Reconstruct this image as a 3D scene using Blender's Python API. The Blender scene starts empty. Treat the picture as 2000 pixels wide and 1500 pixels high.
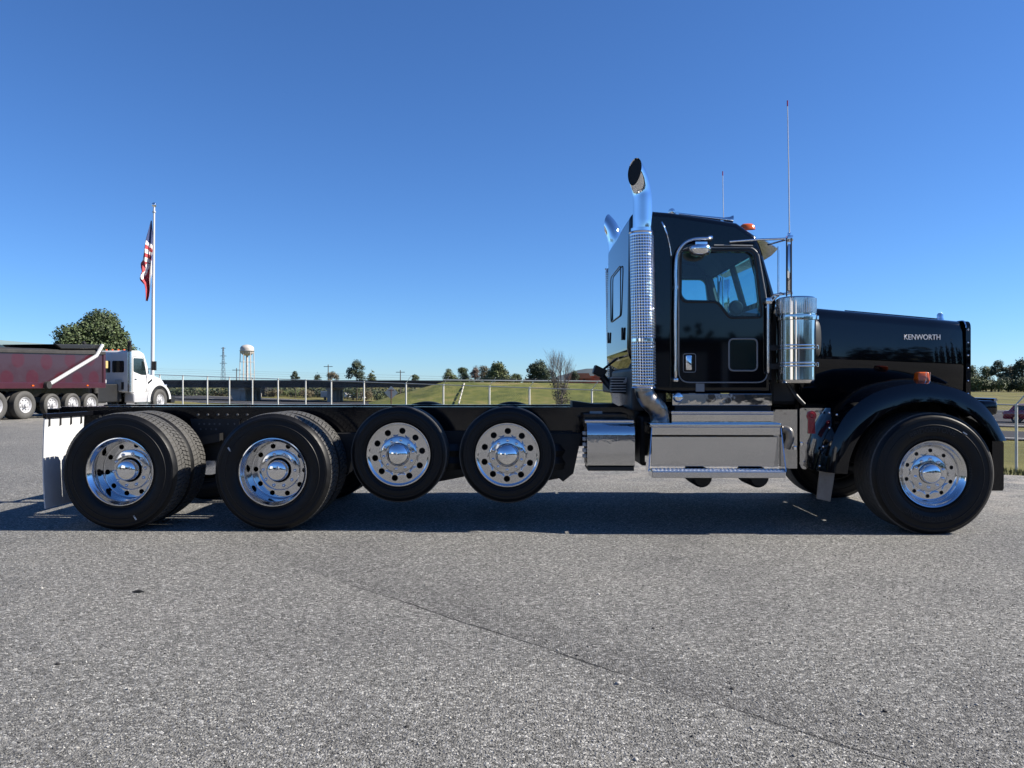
import bpy, bmesh, math, random
import numpy as np
from mathutils import Vector, Matrix

scene = bpy.context.scene
col = scene.collection
F = 1502.0            # focal length of the photograph in its own 2000 px wide frame
CAM_H = 1.30

# ---------------------------------------------------------------- camera, light, exposure
cam_d = bpy.data.cameras.new('camera')
cam_d.sensor_width = 36.0
cam_d.lens = F / 2000.0 * 36.0
cam_d.clip_start = 0.1
cam_d.clip_end = 9000
cam = bpy.data.objects.new('camera', cam_d)
col.objects.link(cam)
cam.location = (0, 0, CAM_H)
cam.rotation_euler = (math.radians(90), 0, 0)
scene.camera = cam

SUN_EL = math.radians(37.0)
SUN_AZ = math.radians(-1.0)          # measured from +X towards +Y
sun_dir = Vector((math.cos(SUN_EL) * math.cos(SUN_AZ), math.cos(SUN_EL) * math.sin(SUN_AZ), math.sin(SUN_EL)))

world = bpy.data.worlds.new('World')
scene.world = world
world.use_nodes = True
wn = world.node_tree
for n_ in list(wn.nodes):
    wn.nodes.remove(n_)
sky = wn.nodes.new('ShaderNodeTexSky')
sky.sky_type = 'NISHITA'
sky.sun_disc = False
sky.sun_elevation = SUN_EL
sky.sun_rotation = math.radians(90.0) - SUN_AZ
sky.altitude = 900
sky.air_density = 1.0
sky.dust_density = 0.0
sky.ozone_density = 8.0
bgn = wn.nodes.new('ShaderNodeBackground')
bgn.inputs['Strength'].default_value = 0.0502
won = wn.nodes.new('ShaderNodeOutputWorld')
wb = wn.nodes.new('ShaderNodeMix')            # the phone's cool white balance, the same over the whole sky
wb.data_type = 'RGBA'
wb.blend_type = 'MULTIPLY'
wb.inputs[0].default_value = 1.0
wb.inputs[7].default_value = (0.90, 1.16, 1.43, 1)
wn.links.new(sky.outputs['Color'], wb.inputs[6])
wn.links.new(wb.outputs[2], bgn.inputs['Color'])
wn.links.new(bgn.outputs['Background'], won.inputs['Surface'])

sun_d = bpy.data.lights.new('sun', 'SUN')
sun_d.energy = 5.0
sun_d.angle = math.radians(0.53)
sun_d.color = (1.0, 0.93, 0.825)
sun = bpy.data.objects.new('sun', sun_d)
col.objects.link(sun)
sun.rotation_euler = sun_dir.to_track_quat('Z', 'Y').to_euler()
sun.location = (60, 0, 50)

vs = scene.view_settings
vs.view_transform = 'Standard'
vs.look = 'None'
vs.gamma = 1.0
vs.use_curve_mapping = False
vs.exposure = 1.1
scene.cycles.max_bounces = 8
scene.cycles.transparent_max_bounces = 12

# ---------------------------------------------------------------- materials
ALB = .71          # base colours were first judged under a brighter exposure; one factor brings all matt ones to scale
def nmat(name, color=(.5, .5, .5), rough=.5, metal=0., coat=0., spec=.5, var=0., var_scale=5., bump=0., bump_scale=60.,
         rvar=0., emit=None, island=0.):
    m = bpy.data.materials.new(name)
    m.use_nodes = True
    nt = m.node_tree
    b = nt.nodes['Principled BSDF']
    if metal < .5:
        color = tuple(c * ALB for c in color)
    b.inputs['Base Color'].default_value = (*color, 1)
    b.inputs['Roughness'].default_value = rough
    b.inputs['Metallic'].default_value = metal
    b.inputs['Coat Weight'].default_value = coat
    b.inputs['Coat Roughness'].default_value = .03
    b.inputs['Specular IOR Level'].default_value = spec
    tc = nt.nodes.new('ShaderNodeTexCoord')
    src = None
    if var or rvar:
        n = nt.nodes.new('ShaderNodeTexNoise')
        n.inputs['Scale'].default_value = var_scale
        n.inputs['Detail'].default_value = 6
        n.inputs['Roughness'].default_value = .65
        nt.links.new(tc.outputs['Object'], n.inputs['Vector'])
        src = n.outputs['Fac']
    if island:
        g = nt.nodes.new('ShaderNodeNewGeometry')
        src = g.outputs['Random Per Island']
        var = island
    if var and src:
        mr = nt.nodes.new('ShaderNodeMapRange')
        lo, hi = (.3, .7) if not island else (0, 1)
        mr.inputs['From Min'].default_value = lo
        mr.inputs['From Max'].default_value = hi
        mr.inputs['To Min'].default_value = 1 - var
        mr.inputs['To Max'].default_value = 1 + var
        nt.links.new(src, mr.inputs['Value'])
        mx = nt.nodes.new('ShaderNodeVectorMath')
        mx.operation = 'SCALE'
        mx.inputs[0].default_value = color
        nt.links.new(mr.outputs['Result'], mx.inputs['Scale'])
        nt.links.new(mx.outputs['Vector'], b.inputs['Base Color'])
    if rvar:
        mr = nt.nodes.new('ShaderNodeMapRange')
        mr.inputs['From Min'].default_value = .3
        mr.inputs['From Max'].default_value = .7
        mr.inputs['To Min'].default_value = max(.01, rough - rvar)
        mr.inputs['To Max'].default_value = rough + rvar
        nt.links.new(src, mr.inputs['Value'])
        nt.links.new(mr.outputs['Result'], b.inputs['Roughness'])
    if bump:
        n2 = nt.nodes.new('ShaderNodeTexNoise')
        n2.inputs['Scale'].default_value = bump_scale
        n2.inputs['Detail'].default_value = 3
        nt.links.new(tc.outputs['Object'], n2.inputs['Vector'])
        bp = nt.nodes.new('ShaderNodeBump')
        bp.inputs['Strength'].default_value = 1
        bp.inputs['Distance'].default_value = bump
        nt.links.new(n2.outputs['Fac'], bp.inputs['Height'])
        nt.links.new(bp.outputs['Normal'], b.inputs['Normal'])
    if emit:
        b.inputs['Emission Color'].default_value = (*color, 1)
        b.inputs['Emission Strength'].default_value = emit
    return m

def glass_mat(name, tint, rough=0.0):
    m = bpy.data.materials.new(name)
    m.use_nodes = True
    nt = m.node_tree
    for n in list(nt.nodes):
        nt.nodes.remove(n)
    out = nt.nodes.new('ShaderNodeOutputMaterial')
    tr = nt.nodes.new('ShaderNodeBsdfTransparent')
    tr.inputs['Color'].default_value = (*tint, 1)
    gl = nt.nodes.new('ShaderNodeBsdfGlossy')
    gl.inputs['Roughness'].default_value = rough
    lw = nt.nodes.new('ShaderNodeLayerWeight')      # thin pane: same reflectance from both sides
    lw.inputs['Blend'].default_value = .5
    pw = nt.nodes.new('ShaderNodeMath'); pw.operation = 'POWER'; pw.inputs[1].default_value = 5.
    nt.links.new(lw.outputs['Facing'], pw.inputs[0])
    fr = nt.nodes.new('ShaderNodeMath'); fr.operation = 'MULTIPLY_ADD'
    fr.inputs[1].default_value = .9; fr.inputs[2].default_value = .07
    nt.links.new(pw.outputs[0], fr.inputs[0])
    mx = nt.nodes.new('ShaderNodeMixShader')
    nt.links.new(fr.outputs[0], mx.inputs['Fac'])
    nt.links.new(tr.outputs['BSDF'], mx.inputs[1])
    nt.links.new(gl.outputs['BSDF'], mx.inputs[2])
    nt.links.new(mx.outputs['Shader'], out.inputs['Surface'])
    return m

M = {}
M['paint'] = nmat('black_gloss_paint', (.0022, .0028, .0050), .035, spec=.5)
M['frame'] = nmat('black_frame_paint', (.006, .0065, .009), .10, spec=.55, rvar=.04, var_scale=8)
M['bolt'] = nmat('dull_bolt_steel', (.13, .13, .13), .5, .5)
M['under'] = nmat('underbody_black', (.009, .009, .0095), .55, var=.4, var_scale=9)
M['chrome'] = nmat('chrome', (.82, .83, .85), .045, 1., bump=.0002, bump_scale=9)
M['alu'] = nmat('polished_aluminium', (.64, .65, .67), .09, 1., rvar=.03, var_scale=22, bump=.00012, bump_scale=25)
M['wavy'] = nmat('thin_polished_sheet', (.62, .615, .605), .04, 1., bump=.0020, bump_scale=4.2)
M['brushed'] = nmat('brushed_aluminium', (.66, .66, .67), .16, 1., rvar=.05, var_scale=14, bump=.0005, bump_scale=14)
M['box_sheet'] = nmat('mill_finish_box_sheet', (.60, .60, .605), .03, 1., rvar=.012, var_scale=9, bump=.0006, bump_scale=38)
M['stainless'] = nmat('stainless_steel', (.66, .635, .605), .045, 1.)
M['cowl'] = nmat('polished_cowl_sheet', (.46, .455, .45), .04, 1., bump=.004, bump_scale=3.2)
M['silver'] = nmat('silver_paint', (.62, .62, .63), .35, .25)
M['tread_plate'] = nmat('bright_tread_plate', (.8, .8, .8), .32, 1., bump=.002, bump_scale=90)
M['steel'] = nmat('heat_dulled_steel', (.33, .30, .27), .33, 1., var=.35, var_scale=7, rvar=.1, bump=.001, bump_scale=20)
M['soot'] = nmat('sooty_pipe_inside', (.004, .004, .004), .8)
M['rubber'] = nmat('tyre_rubber', (.007, .0072, .008), .48, spec=.28, var=.25, var_scale=14, rvar=.1)
M['tread'] = nmat('tread_rubber', (.075, .073, .068), .75, var=.35, var_scale=40, bump=.001, bump_scale=120)
M['rubber_mat'] = nmat('black_rubber', (.012, .012, .012), .45)
M['seal'] = nmat('grey_door_seal', (.27, .28, .29), .4)
M['name_white'] = nmat('bright_nameplate', (1.0, 1.0, 1.0), .35)
M['white_plastic'] = nmat('white_flap_plastic', (.72, .73, .73), .42, var=.06, var_scale=4, rvar=.08)
M['chalk'] = nmat('white_chalk', (.7, .7, .68), .8)
M['letter'] = nmat('sidewall_letter_rubber', (.012, .012, .013), .55)
M['amber'] = nmat('amber_lens', (.75, .13, .008), .18, coat=.6)
M['red_lens'] = nmat('red_lens', (.6, .03, .02), .2, coat=.6)
M['red_enamel'] = nmat('red_enamel', (.42, .012, .03), .2, coat=.7, bump=.002, bump_scale=70)
M['lens'] = nmat('headlamp_lens', (.75, .77, .8), .06, .8)
M['cab_trim'] = nmat('grey_cab_trim', (.12, .125, .13), .8, var=.15, var_scale=6)
M['cab_dark'] = nmat('dark_cab_trim', (.02, .02, .022), .6)
M['seat'] = nmat('seat_cloth', (.03, .03, .034), .85, bump=.002, bump_scale=80)
M['glass'] = glass_mat('cab_glass', (.46, .75, .81))
M['dark_glass'] = nmat('dark_window_glass', (.012, .02, .022), .04, spec=.7, coat=.5)
M['peep_glass'] = nmat('peep_window_glass', (.010, .024, .022), .05, spec=.7, coat=1.)
M['maroon'] = nmat('maroon_bed_paint', (.055, .010, .018), .28, coat=.5, var=.15, var_scale=1.2)
M['tarp'] = nmat('black_tarp', (.028, .026, .025), .7, var=.3, var_scale=3, bump=.02, bump_scale=5)
M['white_paint'] = nmat('white_truck_paint', (.8, .8, .79), .25, coat=.6, var=.03, var_scale=2)
M['galv'] = nmat('galvanised_steel', (.42, .43, .43), .5, .6, var=.15, var_scale=6)
M['fence_post'] = nmat('pale_fence_steel', (.78, .77, .72), .55, .3, var=.12, var_scale=3)
M['wire'] = nmat('fence_wire', (.28, .28, .28), .5, .5)
M['concrete'] = nmat('concrete', (.36, .34, .31), .85, var=.2, var_scale=.6)
M['conc_dark'] = nmat('weathered_girder', (.036, .033, .032), .8, var=.3, var_scale=.3)
M['brick'] = nmat('red_brick', (.34, .10, .062), .85, var=.18, var_scale=.5)
M['terracotta'] = nmat('orange_roof', (.42, .15, .085), .8, var=.15, var_scale=.6)
M['green_roof'] = nmat('pale_green_metal_roof', (.36, .47, .40), .4, .2, var=.08, var_scale=.3)
M['cream'] = nmat('cream_wall', (.6, .57, .5), .8, var=.08, var_scale=.5)
M['tank'] = nmat('cream_tank_paint', (.62, .57, .52), .5, var=.1, var_scale=.2)
M['pylon'] = nmat('lattice_steel', (.20, .22, .25), .6, .3)
M['wood'] = nmat('weathered_pole_wood', (.12, .09, .07), .85, var=.25, var_scale=2)
M['sign_back'] = nmat('bare_sign_aluminium', (.62, .63, .63), .45, .2)
M['rust'] = nmat('rusty_post', (.22, .09, .06), .8, var=.3, var_scale=5)
M['bark'] = nmat('bark', (.085, .068, .052), .9, var=.3, var_scale=4, bump=.03, bump_scale=14)
M['twig'] = nmat('bare_twigs', (.22, .19, .16), .9, var=.2, var_scale=2)
M['leaf_oak'] = nmat('oak_leaves', (.072, .104, .034), .7, island=.6)
M['leaf_pine'] = nmat('pine_needles', (.052, .076, .036), .75, island=.5)
M['leaf_light'] = nmat('light_leaves', (.12, .145, .046), .7, island=.5)
M['leaf_turn'] = nmat('turning_leaves', (.17, .14, .075), .7, island=.45)
M['leaf_brown'] = nmat('red_brown_leaves', (.155, .105, .085), .7, island=.45)
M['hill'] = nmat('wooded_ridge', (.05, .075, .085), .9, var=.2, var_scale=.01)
M['car_white'] = nmat('white_car_paint', (.78, .78, .77), .2, coat=1.)
M['car_red'] = nmat('red_car_paint', (.42, .03, .045), .2, coat=1.)
M['flag_red'] = nmat('flag_red_cloth', (.50, .055, .07), .75, bump=.01, bump_scale=4)
M['flag_white'] = nmat('flag_white_cloth', (1.0, .94, .92), .75, bump=.01, bump_scale=4)
M['flag_blue'] = nmat('flag_blue_cloth', (.035, .055, .16), .75, bump=.01, bump_scale=4)
M['yellow'] = nmat('faded_yellow_paint', (.55, .42, .16), .6, var=.15, var_scale=9)

def ground_base(name):
    m = bpy.data.materials.new(name)
    m.use_nodes = True
    nt = m.node_tree
    b = nt.nodes['Principled BSDF']
    tc = nt.nodes.new('ShaderNodeTexCoord')
    return m, nt, b, tc.outputs['Object']

def N(nt, t, **kw):
    n = nt.nodes.new(t)
    for k, v in kw.items():
        if k.startswith('_'):
            setattr(n, k[1:], v)
        else:
            n.inputs[k.replace('__', ' ')].default_value = v
    return n

def ramp(nt, fac, stops, k=1.):
    r = nt.nodes.new('ShaderNodeValToRGB')
    e = r.color_ramp.elements
    while len(e) > 1:
        e.remove(e[0])
    e[0].position = stops[0][0]
    e[0].color = (*(c * k for c in stops[0][1]), 1)
    for p, c in stops[1:]:
        q = e.new(p)
        q.color = (*(v * k for v in c), 1)
    nt.links.new(fac, r.inputs['Fac'])
    return r.outputs['Color']

def mixc(nt, fac, a, b, mode='MIX'):
    mx = nt.nodes.new('ShaderNodeMix')
    mx.data_type = 'RGBA'
    mx.blend_type = mode
    for i, s in ((0, fac), (6, a), (7, b)):
        if isinstance(s, (int, float)):
            mx.inputs[i].default_value = s
        elif isinstance(s, tuple):
            mx.inputs[i].default_value = (*s, 1)
        else:
            nt.links.new(s, mx.inputs[i])
    return mx.outputs[2]

def gravel_mat():
    m, nt, b, P = ground_base('chip_seal_gravel')
    L = nt.links.new
    # slight warp so that the chips are not a clean cell pattern
    wn_ = N(nt, 'ShaderNodeTexNoise', Scale=55., Detail=2.)
    L(P, wn_.inputs['Vector'])
    wv = N(nt, 'ShaderNodeVectorMath', _operation='MULTIPLY_ADD')
    L(wn_.outputs['Color'], wv.inputs[0])
    wv.inputs[1].default_value = (.012, .012, .012)
    L(P, wv.inputs[2])
    v1 = N(nt, 'ShaderNodeTexVoronoi', Scale=88., Randomness=1.)
    L(wv.outputs[0], v1.inputs['Vector'])
    v2 = N(nt, 'ShaderNodeTexVoronoi', Scale=200., Randomness=1.)
    L(wv.outputs[0], v2.inputs['Vector'])
    s1 = N(nt, 'ShaderNodeSeparateColor')
    L(v1.outputs['Color'], s1.inputs['Color'])
    s2 = N(nt, 'ShaderNodeSeparateColor')
    L(v2.outputs['Color'], s2.inputs['Color'])
    c1 = ramp(nt, s1.outputs['Red'], [(0., (.06, .06, .057)), (.28, (.18, .178, .17)), (.6, (.31, .306, .292)),
                                      (.85, (.47, .462, .44)), (1., (.85, .84, .80))], ALB * .80)
    c2 = ramp(nt, s2.outputs['Red'], [(0., (.05, .05, .048)), (.4, (.21, .207, .198)), (.8, (.36, .354, .338)), (1., (.66, .65, .62))], ALB * .80)
    cc = mixc(nt, .26, c1, c2)
    # broad tone patches, wear and dusty drift
    n1 = N(nt, 'ShaderNodeTexNoise', Scale=.55, Detail=5., Roughness=.6)
    L(P, n1.inputs['Vector'])
    t1 = ramp(nt, n1.outputs['Fac'], [(.3, (.90, .90, .90)), (.5, (1., 1., .99)), (.7, (1.11, 1.10, 1.08))])
    cc = mixc(nt, 1., cc, t1, 'MULTIPLY')
    # faint oil and traffic stains, and pale dust gathering towards the lot's edge
    n4 = N(nt, 'ShaderNodeTexNoise', Scale=1.15, Detail=4., Roughness=.55)
    L(P, n4.inputs['Vector'])
    cc = mixc(nt, 1., cc, ramp(nt, n4.outputs['Fac'], [(.30, (.84, .84, .85)), (.40, (.97, .97, .97)), (.46, (1, 1, 1)), (.70, (1.04, 1.04, 1.03))]), 'MULTIPLY')
    n5 = N(nt, 'ShaderNodeTexVoronoi', Scale=.8, Randomness=1.)
    L(P, n5.inputs['Vector'])
    cc = mixc(nt, 1., cc, ramp(nt, n5.outputs['Distance'], [(.02, (.62, .62, .63)), (.05, (.86, .86, .87)), (.09, (1, 1, 1))]), 'MULTIPLY')
    dn = N(nt, 'ShaderNodeVectorMath', _operation='DOT_PRODUCT')
    L(P, dn.inputs[0]); dn.inputs[1].default_value = (.632, .775, 0)
    de = N(nt, 'ShaderNodeMapRange', _interpolation_type='SMOOTHSTEP')
    de.inputs['From Min'].default_value = 7.4; de.inputs['From Max'].default_value = 12.
    L(dn.outputs['Value'], de.inputs['Value'])
    n6 = N(nt, 'ShaderNodeTexNoise', Scale=1.9, Detail=5., Roughness=.65)
    L(P, n6.inputs['Vector'])
    dr = N(nt, 'ShaderNodeMapRange')
    dr.inputs['From Min'].default_value = .44; dr.inputs['From Max'].default_value = .60
    L(n6.outputs['Fac'], dr.inputs['Value'])
    dm = N(nt, 'ShaderNodeMath', _operation='MULTIPLY')
    L(de.outputs[0], dm.inputs[0]); L(dr.outputs[0], dm.inputs[1])
    cc = mixc(nt, dm.outputs[0], cc, mixc(nt, .55, cc, (.42, .385, .33)))
    # old seam: a lapped edge in the surfacing running away to the left
    sx = N(nt, 'ShaderNodeSeparateXYZ')
    L(P, sx.inputs[0])
    n2 = N(nt, 'ShaderNodeTexNoise', Scale=1.6, Detail=6., Roughness=.7)
    L(P, n2.inputs['Vector'])
    ma = N(nt, 'ShaderNodeMath', _operation='MULTIPLY_ADD')
    L(sx.outputs['Y'], ma.inputs[0]); ma.inputs[1].default_value = SEAM[1]; ma.inputs[2].default_value = SEAM[2]
    mb = N(nt, 'ShaderNodeMath', _operation='ADD')
    L(sx.outputs['X'], mb.inputs[0]); L(ma.outputs[0], mb.inputs[1])
    mc = N(nt, 'ShaderNodeMath', _operation='MULTIPLY_ADD')
    L(n2.outputs['Fac'], mc.inputs[0]); mc.inputs[1].default_value = .13; L(mb.outputs[0], mc.inputs[2])
    # darker, tighter surfacing just beyond the edge and a thin ragged crack on it
    mr = N(nt, 'ShaderNodeMapRange', _interpolation_type='SMOOTHSTEP')
    mr.inputs['From Min'].default_value = .065; mr.inputs['From Max'].default_value = .09
    L(mc.outputs[0], mr.inputs['Value'])
    mr2 = N(nt, 'ShaderNodeMapRange', _interpolation_type='SMOOTHSTEP')
    mr2.inputs['From Min'].default_value = .9; mr2.inputs['From Max'].default_value = .1
    L(mc.outputs[0], mr2.inputs['Value'])
    mm = N(nt, 'ShaderNodeMath', _operation='MULTIPLY')
    L(mr.outputs[0], mm.inputs[0]); L(mr2.outputs[0], mm.inputs[1])
    fb = N(nt, 'ShaderNodeMapRange')
    fb.inputs['From Min'].default_value = -2.9; fb.inputs['From Max'].default_value = -.9
    L(sx.outputs['X'], fb.inputs['Value'])
    mm2 = N(nt, 'ShaderNodeMath', _operation='MULTIPLY')
    L(mm.outputs[0], mm2.inputs[0]); L(fb.outputs[0], mm2.inputs[1])
    mm = mm2
    cc = mixc(nt, mm.outputs[0], cc, mixc(nt, 1., cc, (.79, .79, .80), 'MULTIPLY'))
    ab = N(nt, 'ShaderNodeMath', _operation='SUBTRACT')
    L(mc.outputs[0], ab.inputs[0]); ab.inputs[1].default_value = .068
    ab2 = N(nt, 'ShaderNodeMath', _operation='ABSOLUTE')
    L(ab.outputs[0], ab2.inputs[0])
    n3 = N(nt, 'ShaderNodeTexNoise', Scale=2.3, Detail=3.)
    L(P, n3.inputs['Vector'])
    wd = N(nt, 'ShaderNodeMapRange')
    wd.inputs['From Min'].default_value = .38; wd.inputs['From Max'].default_value = .72
    wd.inputs['To Min'].default_value = .004; wd.inputs['To Max'].default_value = .019
    L(n3.outputs['Fac'], wd.inputs['Value'])
    cr = N(nt, 'ShaderNodeMath', _operation='LESS_THAN')
    L(ab2.outputs[0], cr.inputs[0]); L(wd.outputs[0], cr.inputs[1])
    # the crack fades out to the left, as in the photograph
    fd = N(nt, 'ShaderNodeMapRange')
    fd.inputs['From Min'].default_value = -1.7; fd.inputs['From Max'].default_value = -.6
    L(sx.outputs['X'], fd.inputs['Value'])
    cf = N(nt, 'ShaderNodeMath', _operation='MULTIPLY')
    L(cr.outputs[0], cf.inputs[0]); L(fd.outputs[0], cf.inputs[1])
    cc = mixc(nt, cf.outputs[0], cc, (.03, .03, .03))
    L(cc, b.inputs['Base Color'])
    b.inputs['Roughness'].default_value = .85
    b.inputs['Specular IOR Level'].default_value = .3
    # relief of the chips
    h = N(nt, 'ShaderNodeMath', _operation='MULTIPLY_ADD')
    L(v2.outputs['Distance'], h.inputs[0]); h.inputs[1].default_value = -.5; L(s1.outputs['Green'], h.inputs[2])
    h2 = N(nt, 'ShaderNodeMath', _operation='SUBTRACT')
    L(h.outputs[0], h2.inputs[0]); L(v1.outputs['Distance'], h2.inputs[1])
    bp = N(nt, 'ShaderNodeBump', Strength=1., Distance=.0072)
    L(h2.outputs[0], bp.inputs['Height'])
    L(bp.outputs['Normal'], b.inputs['Normal'])
    return m

def seam_line():
    # two points of the seam on the ground, read off the photograph
    def g(px, py):
        d = CAM_H * F / (py - 750.0)
        return ((px - 1000) / F * d, d)
    (x0, y0), (x1, y1) = g(1460, 1395), g(960, 1232)
    k = -(x1 - x0) / (y1 - y0)
    return (1.0, k, -(x0 + k * y0))
SEAM = seam_line()
M['gravel'] = gravel_mat()

def grass_mat(name, stops, sc=(.05, .9, 14.), bump=.05):
    m, nt, b, P = ground_base(name)
    L = nt.links.new
    a = N(nt, 'ShaderNodeTexNoise', Scale=sc[0], Detail=6., Roughness=.65)
    L(P, a.inputs['Vector'])
    c = N(nt, 'ShaderNodeTexNoise', Scale=sc[1], Detail=6., Roughness=.7)
    L(P, c.inputs['Vector'])
    ad = N(nt, 'ShaderNodeMath', _operation='ADD')
    L(a.outputs['Fac'], ad.inputs[0]); L(c.outputs['Fac'], ad.inputs[1])
    hf = N(nt, 'ShaderNodeMath', _operation='MULTIPLY')
    L(ad.outputs[0], hf.inputs[0]); hf.inputs[1].default_value = .5
    L(ramp(nt, hf.outputs[0], stops, ALB), b.inputs['Base Color'])
    b.inputs['Roughness'].default_value = .9
    b.inputs['Specular IOR Level'].default_value = .15
    d = N(nt, 'ShaderNodeTexNoise', Scale=sc[2], Detail=4.)
    L(P, d.inputs['Vector'])
    bp = N(nt, 'ShaderNodeBump', Strength=1., Distance=bump)
    L(d.outputs['Fac'], bp.inputs['Height'])
    L(bp.outputs['Normal'], b.inputs['Normal'])
    return m
M['grass'] = grass_mat('dry_mown_grass', [(.36, (.10, .095, .03)), (.47, (.155, .15, .045)), (.55, (.19, .17, .065)), (.64, (.27, .22, .11))])
M['bank_grass'] = grass_mat('embankment_grass', [(.36, (.065, .08, .024)), (.45, (.125, .145, .04)), (.52, (.18, .19, .052)), (.58, (.25, .22, .08)), (.66, (.33, .25, .12))], (.12, .55, 5.), .25)
M['asphalt'] = grass_mat('asphalt', [(.35, (.045, .045, .048)), (.5, (.058, .058, .062)), (.65, (.075, .074, .076))], (.08, 1.2, 40.), .004)
M['road_paint'] = nmat('white_road_paint', (.72, .72, .68), .7, var=.12, var_scale=2)
M['blade'] = nmat('grass_blades', (.15, .15, .045), .8, island=.5)

def chips_mat():
    m, nt, b, P = ground_base('loose_chips')
    g = nt.nodes.new('ShaderNodeNewGeometry')
    c = ramp(nt, g.outputs['Random Per Island'], [(0., (.04, .04, .038)), (.14, (.14, .138, .13)), (.45, (.27, .266, .252)), (.75, (.40, .394, .375)), (.92, (.58, .57, .54)), (1., (.85, .84, .8))], ALB * .80)
    nt.links.new(c, b.inputs['Base Color'])
    b.inputs['Roughness'].default_value = .8
    return m
M['chips'] = chips_mat()

def bed_reflections(spots, r):
    # maroon panel with its wavy reflections painted in: purple sheen, round dark red spots
    m, nt, b, P = ground_base('maroon_painted_reflections')
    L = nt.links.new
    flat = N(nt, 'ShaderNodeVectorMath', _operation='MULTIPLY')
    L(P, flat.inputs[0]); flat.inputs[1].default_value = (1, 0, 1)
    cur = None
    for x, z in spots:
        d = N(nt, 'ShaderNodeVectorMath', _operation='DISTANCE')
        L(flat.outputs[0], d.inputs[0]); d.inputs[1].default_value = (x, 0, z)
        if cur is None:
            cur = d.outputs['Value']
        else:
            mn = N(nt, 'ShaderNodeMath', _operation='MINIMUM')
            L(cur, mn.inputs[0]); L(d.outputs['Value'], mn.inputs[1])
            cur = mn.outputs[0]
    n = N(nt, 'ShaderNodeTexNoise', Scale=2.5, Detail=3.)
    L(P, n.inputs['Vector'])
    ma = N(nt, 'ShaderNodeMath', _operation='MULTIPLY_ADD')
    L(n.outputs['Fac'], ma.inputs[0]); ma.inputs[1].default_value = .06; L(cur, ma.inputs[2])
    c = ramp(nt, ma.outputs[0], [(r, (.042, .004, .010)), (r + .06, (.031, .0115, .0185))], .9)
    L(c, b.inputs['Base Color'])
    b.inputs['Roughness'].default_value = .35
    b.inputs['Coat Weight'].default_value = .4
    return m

# ---------------------------------------------------------------- mesh helpers
def frame_of(d, up=Vector((0, 0, 1))):
    d = d.normalized()
    if abs(d.dot(up)) > .98:
        up = Vector((0, 1, 0))
    x = d.cross(up).normalized()
    y = x.cross(d).normalized()
    return x, y

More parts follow.
